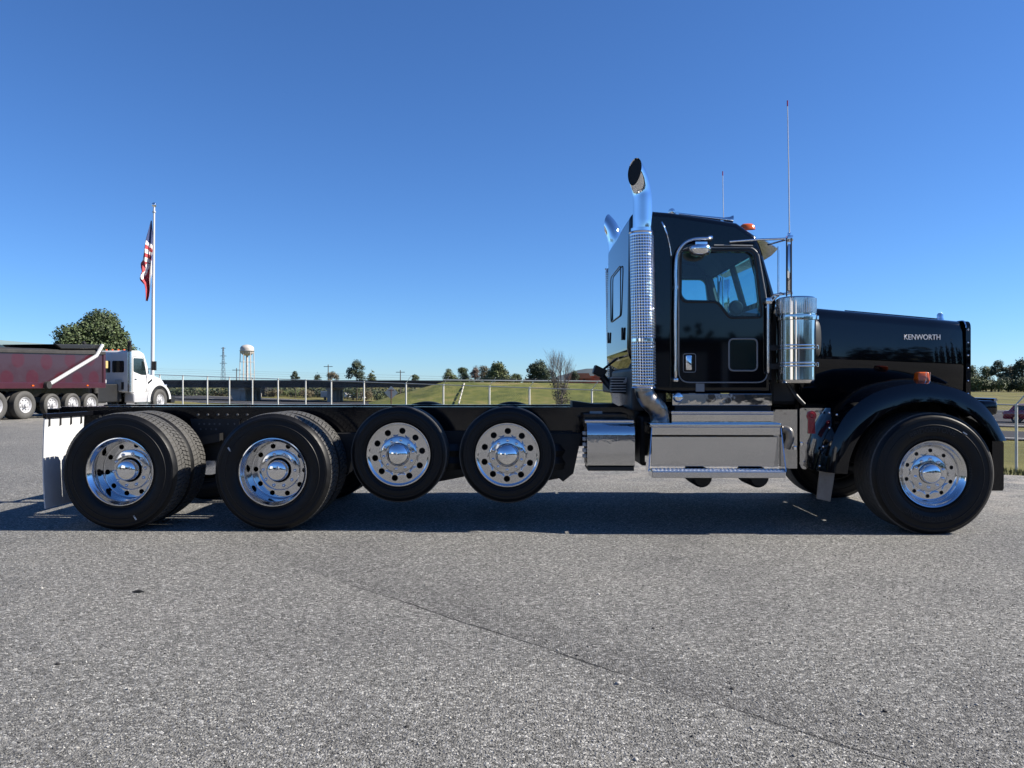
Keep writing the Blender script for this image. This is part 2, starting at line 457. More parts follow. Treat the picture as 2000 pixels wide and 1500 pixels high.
class MB:
    def __init__(s):
        s.v, s.f, s.mi = [], [], []
        s.cur = 0

    def add(s, vs_, fs):
        o = len(s.v)
        s.v += [tuple(p) for p in vs_]
        for f in fs:
            s.f.append(tuple(i + o for i in f))
            s.mi.append(s.cur)
        return s

    def box(s, c, d, rot=None, taper=(1, 1)):
        hx, hy, hz = d[0] / 2, d[1] / 2, d[2] / 2
        p = []
        for z in (-1, 1):
            tx, ty = taper if z == 1 else (1, 1)
            for x, y in ((-1, -1), (1, -1), (1, 1), (-1, 1)):
                p.append(Vector((x * hx * tx, y * hy * ty, z * hz)))
        if rot is not None:
            p = [rot @ q for q in p]
        c = Vector(c)
        return s.add([q + c for q in p], [(0, 3, 2, 1), (4, 5, 6, 7), (0, 1, 5, 4), (1, 2, 6, 5), (2, 3, 7, 6), (3, 0, 4, 7)])

    def bb(s, x0, x1, y0, y1, z0, z1):
        return s.box(((x0 + x1) / 2, (y0 + y1) / 2, (z0 + z1) / 2), (abs(x1 - x0), abs(y1 - y0), abs(z1 - z0)))

    def prism(s, poly, y0, y1):            # poly in (x, z), extruded along y
        n = len(poly)
        a = sum(poly[i][0] * poly[(i + 1) % n][1] - poly[(i + 1) % n][0] * poly[i][1] for i in range(n))
        if a < 0:
            poly = poly[::-1]
        p = [(x, y0, z) for x, z in poly] + [(x, y1, z) for x, z in poly]
        fs = [tuple(range(n)), tuple(range(2 * n - 1, n - 1, -1))]
        for i in range(n):
            j = (i + 1) % n
            fs.append((i, n + i, n + j, j))
        return s.add(p, fs)

    def tube(s, pts, r, n=10, closed=False, caps=True, endplane=None):
        pts = [Vector(p) for p in pts]
        m = len(pts)
        rr = r if isinstance(r, (list, tuple)) else [r] * m
        vs_, fs = [], []
        px = None
        for i, p in enumerate(pts):
            if closed:
                d = pts[(i + 1) % m] - pts[i - 1]
            else:
                d = pts[min(i + 1, m - 1)] - pts[max(i - 1, 0)]
            d.normalize()
            if px is None:
                x, y = frame_of(d)
            else:
                x = (px - d * px.dot(d)).normalized()
                y = x.cross(d).normalized()
            px = x
            for k in range(n):
                a = 2 * math.pi * k / n
                q = p + (x * math.cos(a) + y * math.sin(a)) * rr[i]
                if endplane:
                    o, nn = endplane
                    if i == m - 1 or ((q - o).dot(nn) > 0 and i > m - 14):
                        q = q + d * ((o - q).dot(nn) / d.dot(nn))
                vs_.append(q)
        L_ = m if closed else m - 1
        for i in range(L_):
            j = (i + 1) % m
            for k in range(n):
                l = (k + 1) % n
                fs.append((i * n + k, i * n + l, j * n + l, j * n + k))
        if caps and not closed:
            fs.append(tuple(range(n - 1, -1, -1)))
            fs.append(tuple((m - 1) * n + k for k in range(n)))
        return s.add(vs_, fs)

    def cyl(s, a, b, r, n=12, r2=None):
        return s.tube([a, b], [r, r if r2 is None else r2], n)

    def lathe(s, prof, n=48, axis='y', o=(0, 0, 0), closed=False, a0=0., a1=None):
        # prof: (radius, height along axis)
        full = a1 is None
        m = len(prof)
        steps = n if full else n + 1
        vs_, fs = [], []
        for k in range(steps):
            a = 2 * math.pi * k / n if full else a0 + (a1 - a0) * k / n
            c_, s_ = math.cos(a), math.sin(a)
            for r, h in prof:
                if axis == 'y':
                    vs_.append((o[0] + r * c_, o[1] + h, o[2] + r * s_))
                else:
                    vs_.append((o[0] + r * c_, o[1] + r * s_, o[2] + h))
        for k in range(n):
            l = (k + 1) % steps
            for i in range(m - 1 if not closed else m):
                j = (i + 1) % m
                q = (k * m + i, l * m + i, l * m + j, k * m + j)
                fs.append(q if axis == 'z' else q[::-1])
        s.add(vs_, fs)
        return s

    def loft(s, loops, closed=True, cap=False):
        n = len(loops[0])
        vs_ = [p for lp in loops for p in lp]
        fs = []
        for i in range(len(loops) - 1):
            for k in range(n if closed else n - 1):
                l = (k + 1) % n
                fs.append((i * n + k, i * n + l, (i + 1) * n + l, (i + 1) * n + k))
        if cap:
            fs.append(tuple(range(n - 1, -1, -1)))
            fs.append(tuple((len(loops) - 1) * n + k for k in range(n)))
        return s.add(vs_, fs)

    def mesh(s, name, mats, smooth=None, bevel=0., segs=2, fix=True):
        me = bpy.data.meshes.new(name)
        me.from_pydata(s.v, [], s.f)
        if not isinstance(mats, (list, tuple)):
            mats = [mats]
        for m in mats:
            me.materials.append(m)
        if len(mats) > 1:
            me.polygons.foreach_set('material_index', s.mi)
        if fix or bevel:
            bm = bmesh.new()
            bm.from_mesh(me)
            bmesh.ops.remove_doubles(bm, verts=bm.verts, dist=1e-5)
            if fix:
                bmesh.ops.recalc_face_normals(bm, faces=bm.faces)
            if bevel:
                ed = [e for e in bm.edges if len(e.link_faces) == 2 and e.calc_face_angle(0) > math.radians(35)]
                bmesh.ops.bevel(bm, geom=ed, offset=bevel, segments=segs, affect='EDGES', profile=.5, clamp_overlap=True)
            bm.to_mesh(me)
            bm.free()
        if smooth is not None:
            me.polygons.foreach_set('use_smooth', [True] * len(me.polygons))
            me.set_sharp_from_angle(angle=math.radians(smooth))
        me.update()
        return me

    def build(s, name, mats, parent=None, smooth=None, bevel=0., segs=2, fix=True, loc=None, rot=None):
        return place(name, s.mesh(name, mats, smooth, bevel, segs, fix), parent, loc, rot)

def place(name, me, parent=None, loc=None, rot=None):
    o = bpy.data.objects.new(name, me)
    col.objects.link(o)
    if parent is not None:
        o.parent = parent
    if loc is not None:
        o.location = loc
    if rot is not None:
        o.rotation_euler = rot
    return o

def tag(o, label=None, cat=None, group=None, kind=None):
    if label: o['label'] = label
    if cat: o['category'] = cat
    if group: o['group'] = group
    if kind: o['kind'] = kind
    return o

def thing(name, label, cat, loc=(0, 0, 0), rz=0., group=None):
    o = bpy.data.objects.new(name, None)
    o.empty_display_size = .3
    col.objects.link(o)
    o.location = loc
    o.rotation_euler = (0, 0, rz)
    return tag(o, label, cat, group)

def boolean(me, cutters, name):
    """mesh minus the cutter meshes, as a new mesh"""
    base = bpy.data.objects.new('work_base', me)
    col.objects.link(base)
    tmp = []
    for c in cutters:
        co = bpy.data.objects.new('work_cutter', c)
        col.objects.link(co)
        tmp.append(co)
        md = base.modifiers.new('cut', 'BOOLEAN')
        md.operation = 'DIFFERENCE'
        md.solver = 'EXACT'
        md.object = co
    dg = bpy.context.evaluated_depsgraph_get()
    res = bpy.data.meshes.new_from_object(base.evaluated_get(dg))
    res.name = name
    for o in tmp + [base]:
        bpy.data.objects.remove(o, do_unlink=True)
    return res

def smooth_me(me, ang, flat_area=None):
    me.polygons.foreach_set('use_smooth', [True] * len(me.polygons))
    me.set_sharp_from_angle(angle=math.radians(ang))
    if flat_area:
        # big flat panels stay flat-shaded so that their reflections are not bent by the corner rounding
        for p in me.polygons:
            if p.area > flat_area or abs(p.normal.y) > .9995:
                p.use_smooth = False
    return me

def spline(pts, n):
    """Catmull-Rom through pts, n samples"""
    P = [Vector(p) for p in pts]
    out = []
    segs_ = len(P) - 1
    for i in range(n):
        t = i / (n - 1) * segs_
        k = min(int(t), segs_ - 1)
        u = t - k
        a = P[k - 1] if k > 0 else P[0] * 2 - P[1]
        b_, c = P[k], P[k + 1]
        d = P[k + 2] if k + 2 <= segs_ else P[-1] * 2 - P[-2]
        out.append(.5 * ((2 * b_) + (c - a) * u + (2 * a - 5 * b_ + 4 * c - d) * u * u + (3 * b_ - a - 3 * c + d) * u ** 3))
    return out

def rounded(poly, rad, seg=5):
    """round the corners of a closed 2-D polygon; rad is one radius or one per corner"""
    n = len(poly)
    rr = rad if isinstance(rad, (list, tuple)) else [rad] * n
    out = []
    for i in range(n):
        p, a, b = Vector(poly[i]), Vector(poly[i - 1]), Vector(poly[(i + 1) % n])
        r = rr[i]
        if r <= 0:
            out.append(tuple(p)); continue
        da, db = (a - p), (b - p)
        t = min(r, da.length * .48, db.length * .48)
        p0, p1 = p + da.normalized() * t, p + db.normalized() * t
        for k in range(seg + 1):
            u = k / seg
            q = p0 * (1 - u) ** 2 + p * 2 * u * (1 - u) + p1 * u * u
            out.append(tuple(q))
    return out

def text_mesh(txt, size, depth, bend_r=None, centre_angle=90., inward=False):
    cu = bpy.data.curves.new('lettering', 'FONT')
    cu.body = txt
    cu.size = size
    cu.extrude = depth
    cu.align_x = 'CENTER'
    cu.align_y = 'CENTER'
    cu.resolution_u = 3
    o = bpy.data.objects.new('work_text', cu)
    col.objects.link(o)
    dg = bpy.context.evaluated_depsgraph_get()
    me = bpy.data.meshes.new_from_object(o.evaluated_get(dg))
    bpy.data.objects.remove(o, do_unlink=True)
    for v in me.vertices:
        x, y, z = v.co
        if bend_r:
            a = math.radians(centre_angle) - x / bend_r
            r = bend_r + y
            v.co = (r * math.cos(a), -z, r * math.sin(a))
        else:
            v.co = (x, -z, y)
    return me

# ---------------------------------------------------------------- ground heights
NX, NY = .632, .775         # across the road / fence direction
SX, SY = .775, -.632        # along it
def sm(t):
    t = max(0., min(1., t))
    return t * t * (3 - 2 * t)
def lot_edge(s):
    t = max(0., min(1.6, (-s - 3) / 45.))
    return 13.0 + 12 * t, t
def ground_z(x, y):
    n = x * NX + y * NY
    s = x * SX + y * SY
    n0, t = lot_edge(s)
    z = -1.6 * sm((n - n0) / (13 + 5 * t))
    z -= .7 * math.exp(-((s + 118) / 38.) ** 2) * sm((n - 62) / 30.)
    return z
def px_to_world(px, py, d):
    return Vector(((px - 1000) / F * d, d, CAM_H + (750 - py) / F * d))
def gx(px, d):
    """ground point in the direction of image column px at depth d"""
    x = (px - 1000) / F * d
    return Vector((x, d, ground_z(x, d)))

# ---------------------------------------------------------------- setting: ground, lot, roads
def axis(lo, hi, fine_lo, fine_hi, step, growth=1.35):
    a = list(np.arange(fine_lo, fine_hi + .01, step))
    d = step
    x = fine_hi
    while x < hi:
        d *= growth
        x += d
        a.append(x)
    d = step
    x = fine_lo
    while x > lo:
        d *= growth
        x -= d
        a.insert(0, x)
    return a
xs = axis(-5000, 5000, -140, 140, 3.5)
ys = axis(-5000, 6500, -60, 240, 3.5)
gv, gf = [], []
for y in ys:
    for x in xs:
        z = ground_z(x, y) - .03
        gv.append((x, y, z))
w_ = len(xs)
for j in range(len(ys) - 1):
    for i in range(w_ - 1):
        gf.append((j * w_ + i, j * w_ + i + 1, (j + 1) * w_ + i + 1, (j + 1) * w_ + i))
mb = MB(); mb.add(gv, gf)
tag(mb.build('grass_field', M['grass'], smooth=60, fix=False), 'dry mown grass falling away beyond the lot to the roads', kind='structure')

# lot: everything on the camera's side of the edge line, with a ragged gravel margin
rnd = random.Random(4)
edge = []
s = 60.
while s > -160:
    n0, _ = lot_edge(s)
    n0 += rnd.uniform(-.16, .16) + .12 * math.sin(s * .9)
    edge.append((n0 * NX + s * SX, n0 * NY + s * SY))
    s -= .45 if -20 < s < 30 else 2.5
mb = MB()
lv = [(x, y, 0.0) for x, y in edge]
far = [(x - NX * 160, y - NY * 160, 0.0) for x, y in edge]
n = len(lv)
mb.add(lv + far, [(i, i + 1, n + i + 1, n + i) for i in range(n - 1)])
lot = mb.build('gravel_lot', M['gravel'], fix=True)
for p in lot.data.polygons:
    if p.normal.z < 0:
        lot.data.flip_normals(); break
tag(lot, 'grey chip sealed gravel lot with a dark old seam', kind='structure')

def strip(name, n_a, n_b, s_a, s_b, up, mat, step=4., label=None):
    mb = MB()
    k = int(abs(s_b - s_a) / step) + 1
    rows = []
    nn = max(2, int((n_b - n_a) / 4) + 1)
    for i in range(k + 1):
        s_ = s_a + (s_b - s_a) * i / k
        for j in range(nn + 1):
            q = n_a + (n_b - n_a) * j / nn
            x, y = q * NX + s_ * SX, q * NY + s_ * SY
            rows.append((x, y, ground_z(x, y) + up))
    fs = [(i * (nn + 1) + j, i * (nn + 1) + j + 1, (i + 1) * (nn + 1) + j + 1, (i + 1) * (nn + 1) + j) for i in range(k) for j in range(nn)]
    mb.add(rows, fs)
    o = mb.build(name, mat, fix=True)
    if o.data.polygons[0].normal.z < 0:
        o.data.flip_normals()
    return tag(o, label, kind='structure')
strip('frontage_road', 47.2, 55.6, -330, 260, .03, M['asphalt'], label='narrow asphalt frontage road beyond the fence')
strip('highway', 61.5, 100, -330, 260, .03, M['asphalt'], label='wide asphalt highway beyond the fence')
strip('road_edge_line', 48.2, 48.45, -330, 260, .045, M['road_paint'], label='white edge line of the frontage road')
strip('road_edge_line', 63.0, 63.3, -330, 260, .045, M['road_paint'], label='white near edge line of the highway')
strip('road_edge_line', 98.0, 98.4, -330, 260, .045, M['road_paint'], label='white far edge line of the highway')
for q in (73., 87.):
    mb = MB()
    s_ = -300.
    while s_ < 240:
        a = [(q, s_), (q + .2, s_), (q + .2, s_ + 3), (q, s_ + 3)]
        mb.add([(u * NX + t * SX, u * NY + t * SY, ground_z(u * NX + t * SX, u * NY + t * SY) + .045) for u, t in a], [(0, 1, 2, 3)])
        s_ += 12
    o = mb.build('lane_dashes', M['road_paint'])
    if o.data.polygons[0].normal.z < 0: o.data.flip_normals()
    tag(o, 'dashed white lane line on the highway', kind='structure')

# loose chips lying on the lot, denser near the camera
def loose_chips():
    rg = np.random.default_rng(3)
    cnt = 60000
    u = rg.random(cnt)
    d = 2.2 * (11.0 / 2.2) ** (u ** 1.15)
    x = (rg.random(cnt) * 2 - 1) * d * .72
    base = np.array([(1, 0, -.3), (-.45, .85, -.3), (-.5, -.8, -.3), (.25, .1, .75)], float)
    r = .0022 + .0044 * rg.random(cnt) ** 2.4
    r[rg.random(cnt) < .004] *= 1.9
    a = rg.random(cnt) * 6.283
    sx, sy, sz = (.6 + .8 * rg.random((3, cnt)))
    ca, sa = np.cos(a), np.sin(a)
    bx = base[None, :, 0] * sx[:, None] + rg.normal(0, .12, (cnt, 4))
    by = base[None, :, 1] * sy[:, None] + rg.normal(0, .12, (cnt, 4))
    bz = base[None, :, 2] * sz[:, None]
    vx = (bx * ca[:, None] - by * sa[:, None]) * r[:, None] + x[:, None]
    vy = (bx * sa[:, None] + by * ca[:, None]) * r[:, None] + d[:, None]
    vz = bz * r[:, None] + r[:, None] * .25
    V = np.stack([vx, vy, vz], -1).reshape(-1, 3)
    fb = np.array([(0, 1, 3), (1, 2, 3), (2, 0, 3), (0, 2, 1)])
    Fc = (fb[None] + (np.arange(cnt) * 4)[:, None, None]).reshape(-1, 3)
    return tri_mesh('loose_chips', V, Fc, M['chips'])

def tri_mesh(name, V, Fc, mat):
    k = Fc.shape[1]
    me = bpy.data.meshes.new(name)
    me.vertices.add(len(V))
    me.vertices.foreach_set('co', V.astype(np.float32).ravel())
    me.loops.add(Fc.size)
    me.loops.foreach_set('vertex_index', Fc.astype(np.int32).ravel())
    me.polygons.add(len(Fc))
    me.polygons.foreach_set('loop_start', np.arange(0, Fc.size, k, dtype=np.int32))
    me.polygons.foreach_set('loop_total', np.full(len(Fc), k, dtype=np.int32))
    me.materials.append(mat)
    me.update(calc_edges=True)
    me.validate()
    return me
o = place('loose_gravel', loose_chips())
tag(o, 'loose grey stone chips scattered over the lot', kind='stuff')
# ---------------------------------------------------------------- wheels (axis along y, outer face towards -y, flange near y = 0)
def holed_ring(mb, r0, r1, rh, hr, n, y, depth=.012, m=5, a0=0.):
    """flat ring r0..r1 in the plane y with n round holes of radius hr at radius rh"""
    q = 4 * m
    for i in range(n):
        ac = a0 + 2 * math.pi * (i + .5) / n
        lo, hi = a0 + 2 * math.pi * i / n, a0 + 2 * math.pi * (i + 1) / n
        out = []
        for k in range(m): out.append((r1, lo + (hi - lo) * k / m))
        for k in range(m): out.append((r1 + (r0 - r1) * k / m, hi))
        for k in range(m): out.append((r0, hi + (lo - hi) * k / m))
        for k in range(m): out.append((r0 + (r1 - r0) * k / m, lo))
        O = [Vector((r * math.cos(a), y, r * math.sin(a))) for r, a in out]
        c = Vector((rh * math.cos(ac), y, rh * math.sin(ac)))
        H = []
        for p in O:
            d = (p - c).normalized()
            H.append(c + d * hr)
        B = [h + Vector((0, depth, 0)) for h in H]
        vs_ = O + H + B
        fs = []
        for k in range(q):
            l = (k + 1) % q
            fs.append((k, l, q + l, q + k))
            fs.append((q + k, q + l, 2 * q + l, 2 * q + k))
        mb.add(vs_, fs)

def tyre_mesh(name, R, w, b, tread='rib', nblk=76, inset=.010):
    mb = MB()
    sh = R - .028
    side = [(b - .012, .040), (b, .012), (b + .012, .0), (b + .024, -.001), (b + .027, -.006), (b + .05, -.010 - inset), (b + (sh - b) * .5, -.016 - inset),
            (sh - .085, -.0145 - inset), (sh - .082, -.0175 - inset), (sh - .078, -.0175 - inset), (sh - .075, -.0140 - inset), (sh - .035, -.010 - inset), (sh - .030, -.014 - inset), (sh - .012, -.012 - inset), (sh, -.004), (R - .010, .008)]
    if tread == 'rib':
        ribs, g = [], .010
        nr = 5
        y0, y1 = .014, w - .014
        wd = (y1 - y0) / nr
        for i in range(nr):
            a, c = y0 + i * wd, y0 + (i + 1) * wd
            ribs += [(R, a + (0 if i == 0 else g / 2)), (R, c - (0 if i == nr - 1 else g / 2))]
            if i < nr - 1:
                ribs += [(R - .013, c - g / 2), (R - .013, c + g / 2)]
        crown = ribs
    else:
        crown = [(R - .016, .012), (R - .016, w - .012)]
    prof = side + crown + [(r, w - y) for r, y in side[::-1]]
    mb.cur = 0
    mb.lathe(prof, 72)
    # the tread faces use the dusty material
    for i, f in enumerate(mb.f):
        rs = [math.hypot(mb.v[k][0], mb.v[k][2]) for k in f]
        if min(rs) > R - .018: mb.mi[i] = 1
    if tread == 'block':
        mb.cur = 1
        nr = 4
        y0, y1 = .004, w - .004
        wd = (y1 - y0) / nr
        for j in range(nr):
            for k in range(nblk):
                ph = (j % 2) * .5 + (.18 if j in (0, 3) else 0)
                a = 2 * math.pi * (k + ph) / nblk
                half = math.pi / nblk * .80
                sk = .35 * (1 if j < 2 else -1) * half
                ya, yc = y0 + j * wd + .004, y0 + (j + 1) * wd - .004
                p = []
                for r in (R - .0165, R):
                    e = (0 if r == R else .0)
                    for yy, s_ in ((ya, -sk), (yc, sk)):
                        rr = r - (.008 if (r == R and ((j == 0 and yy == ya) or (j == nr - 1 and yy == yc))) else 0)
                        for da in (-half, half):
                            t = a + da + s_
                            p.append((rr * math.cos(t), yy, rr * math.sin(t)))
                mb.add(p, [(4, 5, 7, 6), (0, 1, 5, 4), (2, 6, 7, 3), (0, 4, 6, 2), (1, 3, 7, 5)])
    return mb.mesh(name, [M['rubber'], M['tread']], smooth=32)

def dome(mb, r, y, h, n=28, skirt=.03):
    pr = [(r + .004, y + skirt), (r, y + .002), (r * .985, y)]
    for k in range(1, 7):
        a = k / 6 * math.pi / 2
        pr.append((r * .97 * math.cos(a) + .0005, y - h * math.sin(a)))
    mb.lathe(pr, n)

def nut_mesh(r=.017, l=.035):
    mb = MB()
    mb.lathe([(r * 1.25, .0), (r * 1.25, -.006), (r, -.008), (r * .95, -l * .75), (r * .6, -l), (.0004, -l * 1.05)], 12)
    return mb.mesh('lug_nut', M['chrome'], smooth=50)
NUT = nut_mesh()
NUT_S = nut_mesh(.012, .015)

def drum_mesh(r, y0, y1):
    mb = MB()
    mb.lathe([(.001, y0), (r * .85, y0), (r, y0 + .02), (r, y1), (.001, y1)], 32)
    return mb.mesh('brake_drum', M['under'], smooth=40)

# rear dual, outer: dished wheel with the disc far inside
def dual_outer():
    mb = MB()
    mb.lathe([(.286, .055), (.294, .022), (.303, .010), (.306, .000), (.303, -.008), (.295, -.009), (.288, .000), (.279, .018), (.271, .028), (.267, .035),
              (.2645, .055), (.2635, .110), (.2625, .170), (.2605, .188), (.256, .198), (.2505, .200)], 72)
    holed_ring(mb, .125, .2505, .2235, .0235, 10, .2)
    mb.lathe([(.125, .200), (.125, .24)], 40)
    disc = mb.mesh('dual_wheel', M['alu'], smooth=38)
    mb = MB()   # hub ring with the flat machined face
    mb.lathe([(.184, .202), (.184, .176), (.181, .170), (.176, .168), (.112, .168), (.108, .185)], 48)
    ring = mb.mesh('hub_ring', M['alu'], smooth=35)
    mb = MB()
    dome(mb, .092, .095, .022, skirt=.09)
    cap = mb.mesh('hub_cap', M['chrome'], smooth=38)
    return disc, ring, cap
D_DISC, D_RING, D_CAP = dual_outer()
# inner dual and hidden wheels: a plain barrel and disc
mb = MB()
mb.lathe([(.29, .0), (.285, .02), (.262, .05), (.26, .12), (.25, .2), (.08, .2)], 40)
IN_DISC = mb.mesh('inner_dual_wheel', M['alu'], smooth=38)
# lift axle wheel: convex disc nearly flush with the flange
mb = MB()
mb.lathe([(.280, .050), (.287, .018), (.293, .008), (.294, -.002), (.289, -.010), (.281, -.010), (.274, -.003), (.262, .001)], 72)
holed_ring(mb, .165, .262, .2165, .0285, 10, .001, .02)
mb.lathe([(.165, .001), (.163, .03)], 40)
P_DISC = mb.mesh('lift_wheel', M['alu'], smooth=38)
mb = MB()
mb.lathe([(.168, .006), (.166, -.002), (.160, -.007), (.150, -.010), (.108, -.014), (.104, -.03)], 56)
P_RING = mb.mesh('hub_cover', M['alu'], smooth=38)
mb = MB()
dome(mb, .100, -.036, .045, skirt=.03)
P_CAP = mb.mesh('hub_cap', M['chrome'], smooth=45)
# steer wheel: shallow dish, smooth cover
mb = MB()
mb.lathe([(.280, .050), (.287, .018), (.292, .008), (.294, -.002), (.288, -.009), (.279, -.004), (.270, .008), (.262, .022), (.252, .030),
          (.246, .036), (.241, .050), (.232, .060), (.226, .062)], 72)
holed_ring(mb, .160, .226, .200, .0175, 10, .062, .02)
mb.lathe([(.160, .062), (.155, .1)], 40)
F_DISC = mb.mesh('steer_wheel', M['alu'], smooth=38)
mb = MB()
mb.lathe([(.162, .066), (.158, .060), (.150, .057), (.090, .054), (.086, .07)], 56)
F_RING = mb.mesh('hub_cover', M['alu'], smooth=38)
mb = MB()
dome(mb, .083, .012, .022, skirt=.06)
F_CAP = mb.mesh('hub_cap', M['chrome'], smooth=45)

T_DRIVE = tyre_mesh('drive_tyre', .525, .275, .300, 'block')
T_LIFT = tyre_mesh('lift_tyre', .437, .26, .291, 'rib')
T_STEER = tyre_mesh('steer_tyre', .532, .36, .291, 'rib', inset=.012)
DRUM = drum_mesh(.21, .22, .42)
DRUM_F = drum_mesh(.268, .09, .30)

def wheel(kind, parent, loc, far=False, nuts=True, spin=0., label=None):
    disc, tyre, ring, cap, drum, nr, ny, nm = {
        'dual': (D_DISC, T_DRIVE, D_RING, D_CAP, DRUM, .146, .168, NUT_S),
        'inner': (IN_DISC, T_DRIVE, None, None, None, 0, 0, None),
        'lift': (P_DISC, T_LIFT, P_RING, P_CAP, DRUM_F, .134, -.011, NUT_S),
        'steer': (F_DISC, T_STEER, F_RING, F_CAP, DRUM_F, .124, .055, NUT_S)}[kind]
    w = place('wheel', disc, parent, loc, (0, 0, math.pi if far else 0))
    if label: w['label'] = label
    if spin:
        w.rotation_euler = (0, spin, math.pi if far else 0)
    place('tyre', tyre, w, (0, 0, 0))
    if ring: place('hub_cover', ring, w)
    if cap: place('hub_cap', cap, w)
    if drum: place('brake_drum', drum, w)
    if nm and nuts:
        for k in range(10):
            a = 2 * math.pi * (k + .5) / 10
            place('lug_nut', nm, w, (nr * math.cos(a), ny, nr * math.sin(a)))
    return w

# ---------------------------------------------------------------- the black truck
YAW = math.radians(-1.2)
TY = 7.97
truck = thing('heavy_truck', 'long black chassis truck with bare frame rails, chrome stacks and eight visible polished wheels', 'truck', (0, TY, 0), YAW)
truck['label'] = 'long black chassis truck with bare rear frame, chrome exhaust stacks and polished wheels'
_ca, _sa = math.cos(YAW), math.sin(YAW)
def L(px, py, yl):
    """point of the truck's own plane y = yl that shows at image position (px, py)"""
    dx, dz = (px - 1000) / F, (750 - py) / F
    t = (yl + _ca * TY) / (_ca - _sa * dx)
    X, Y = t * dx, t - TY
    return Vector((_ca * X + _sa * Y, yl, CAM_H + dz * t))
def LX(px, yl, py=750): return L(px, py, yl).x
def LZ(py, yl, px=1400): return L(px, py, yl).z
def poly_px(pts, yl):
    return [(L(px, py, yl).x, L(px, py, yl).z) for px, py in pts]

# --- frame
zt = LZ(794.5, -.43, 600)
x0f, x1f = LX(119, -.43), LX(1880, -.43)
for s_ in (-1, 1):
    mb = MB()
    yo = s_ * .43
    yi = s_ * .34
    mb.bb(x0f, x1f, yo, yo - s_ * .009, zt - .262, zt - .012)
    mb.bb(x0f, x1f, yo, yi, zt - .012, zt)
    mb.bb(x0f, x1f, yo, yi, zt - .274, zt - .262)
    mb.build('frame_rail', M['frame'], truck, bevel=.003, segs=1)
for px in (150, 300, 393, 520, 660, 880, 1100, 1300, 1700):
    x = LX(px, 0)
    mb = MB()
    mb.bb(x - .05, x - .042, -.42, .42, zt - .25, zt - .03)
    mb.bb(x - .05, x + .05, -.42, .42, zt - .03, zt - .022)
    mb.bb(x - .05, x + .05, -.42, .42, zt - .25, zt - .242)
    mb.build('crossmember', M['under'], truck)
# rear end beam and the flap hangers
mb = MB()
mb.bb(x0f - .02, x0f + .2, -.43, .43, zt - .10, zt - .012)
mb.build('rear_beam', M['frame'], truck, bevel=.006)
mb = MB()
for px, py in [(p, 810) for p in (386, 405, 425, 443, 463, 482)] + [(p, 828) for p in (389, 399, 409, 419, 429, 445, 458)] + [(p, 838) for p in (392, 402, 412, 422)]:
    c = L(px, py, -.447)
    mb.cyl(c, c + Vector((0, .03, 0)), .010, 8)
tag(mb.build('frame_bolts', M['bolt'], truck, smooth=40), kind='stuff')
for px0, px1 in ((372, 470),):
    a, b_ = L(px0, 818, -.44), L(px1, 900, -.44)
    mb = MB(); mb.prism([(a.x, a.z), (b_.x, a.z), (b_.x - .1, b_.z), (a.x + .1, b_.z)], -.447, -.435)
    mb.build('suspension_plate', M['under'], truck)

# --- mud flaps
def flap(side):
    y0, y1 = side * 1.17, side * .56
    x = -4.165
    ztop, zbot = LZ(817, -1.15, 100), LZ(993, -1.15, 100)
    mb = MB()
    rows = []
    for k in range(9):
        t = k / 8
        z = ztop + (zbot - ztop) * t
        bow = -.018 * math.sin(t * math.pi * .9) + .012 * t
        rows.append((x + bow, z))
    lo = []
    for xx, z in rows:
        lo.append([(xx - .005, y0, z), (xx + .005, y0, z), (xx + .005, y1, z), (xx - .005, y1, z)])
    mb.loft(lo, True, True)
    f = mb.build('mud_flap', M['white_plastic'], truck, smooth=30)
    for k in range(4):
        yy = y0 + (y1 - y0) * (.10 + .27 * k)
        mb = MB()
        mb.box((x, yy, ztop - .03), (.026, .018, .085))
        mb.build('flap_clip', M['under'], f)
    mb = MB()
    mb.bb(x - .015, x + .02, y0, side * .40, ztop - .002, ztop + .042)
    mb.build('flap_hanger', M['frame'], truck, bevel=.004)
flap(-1); flap(1)

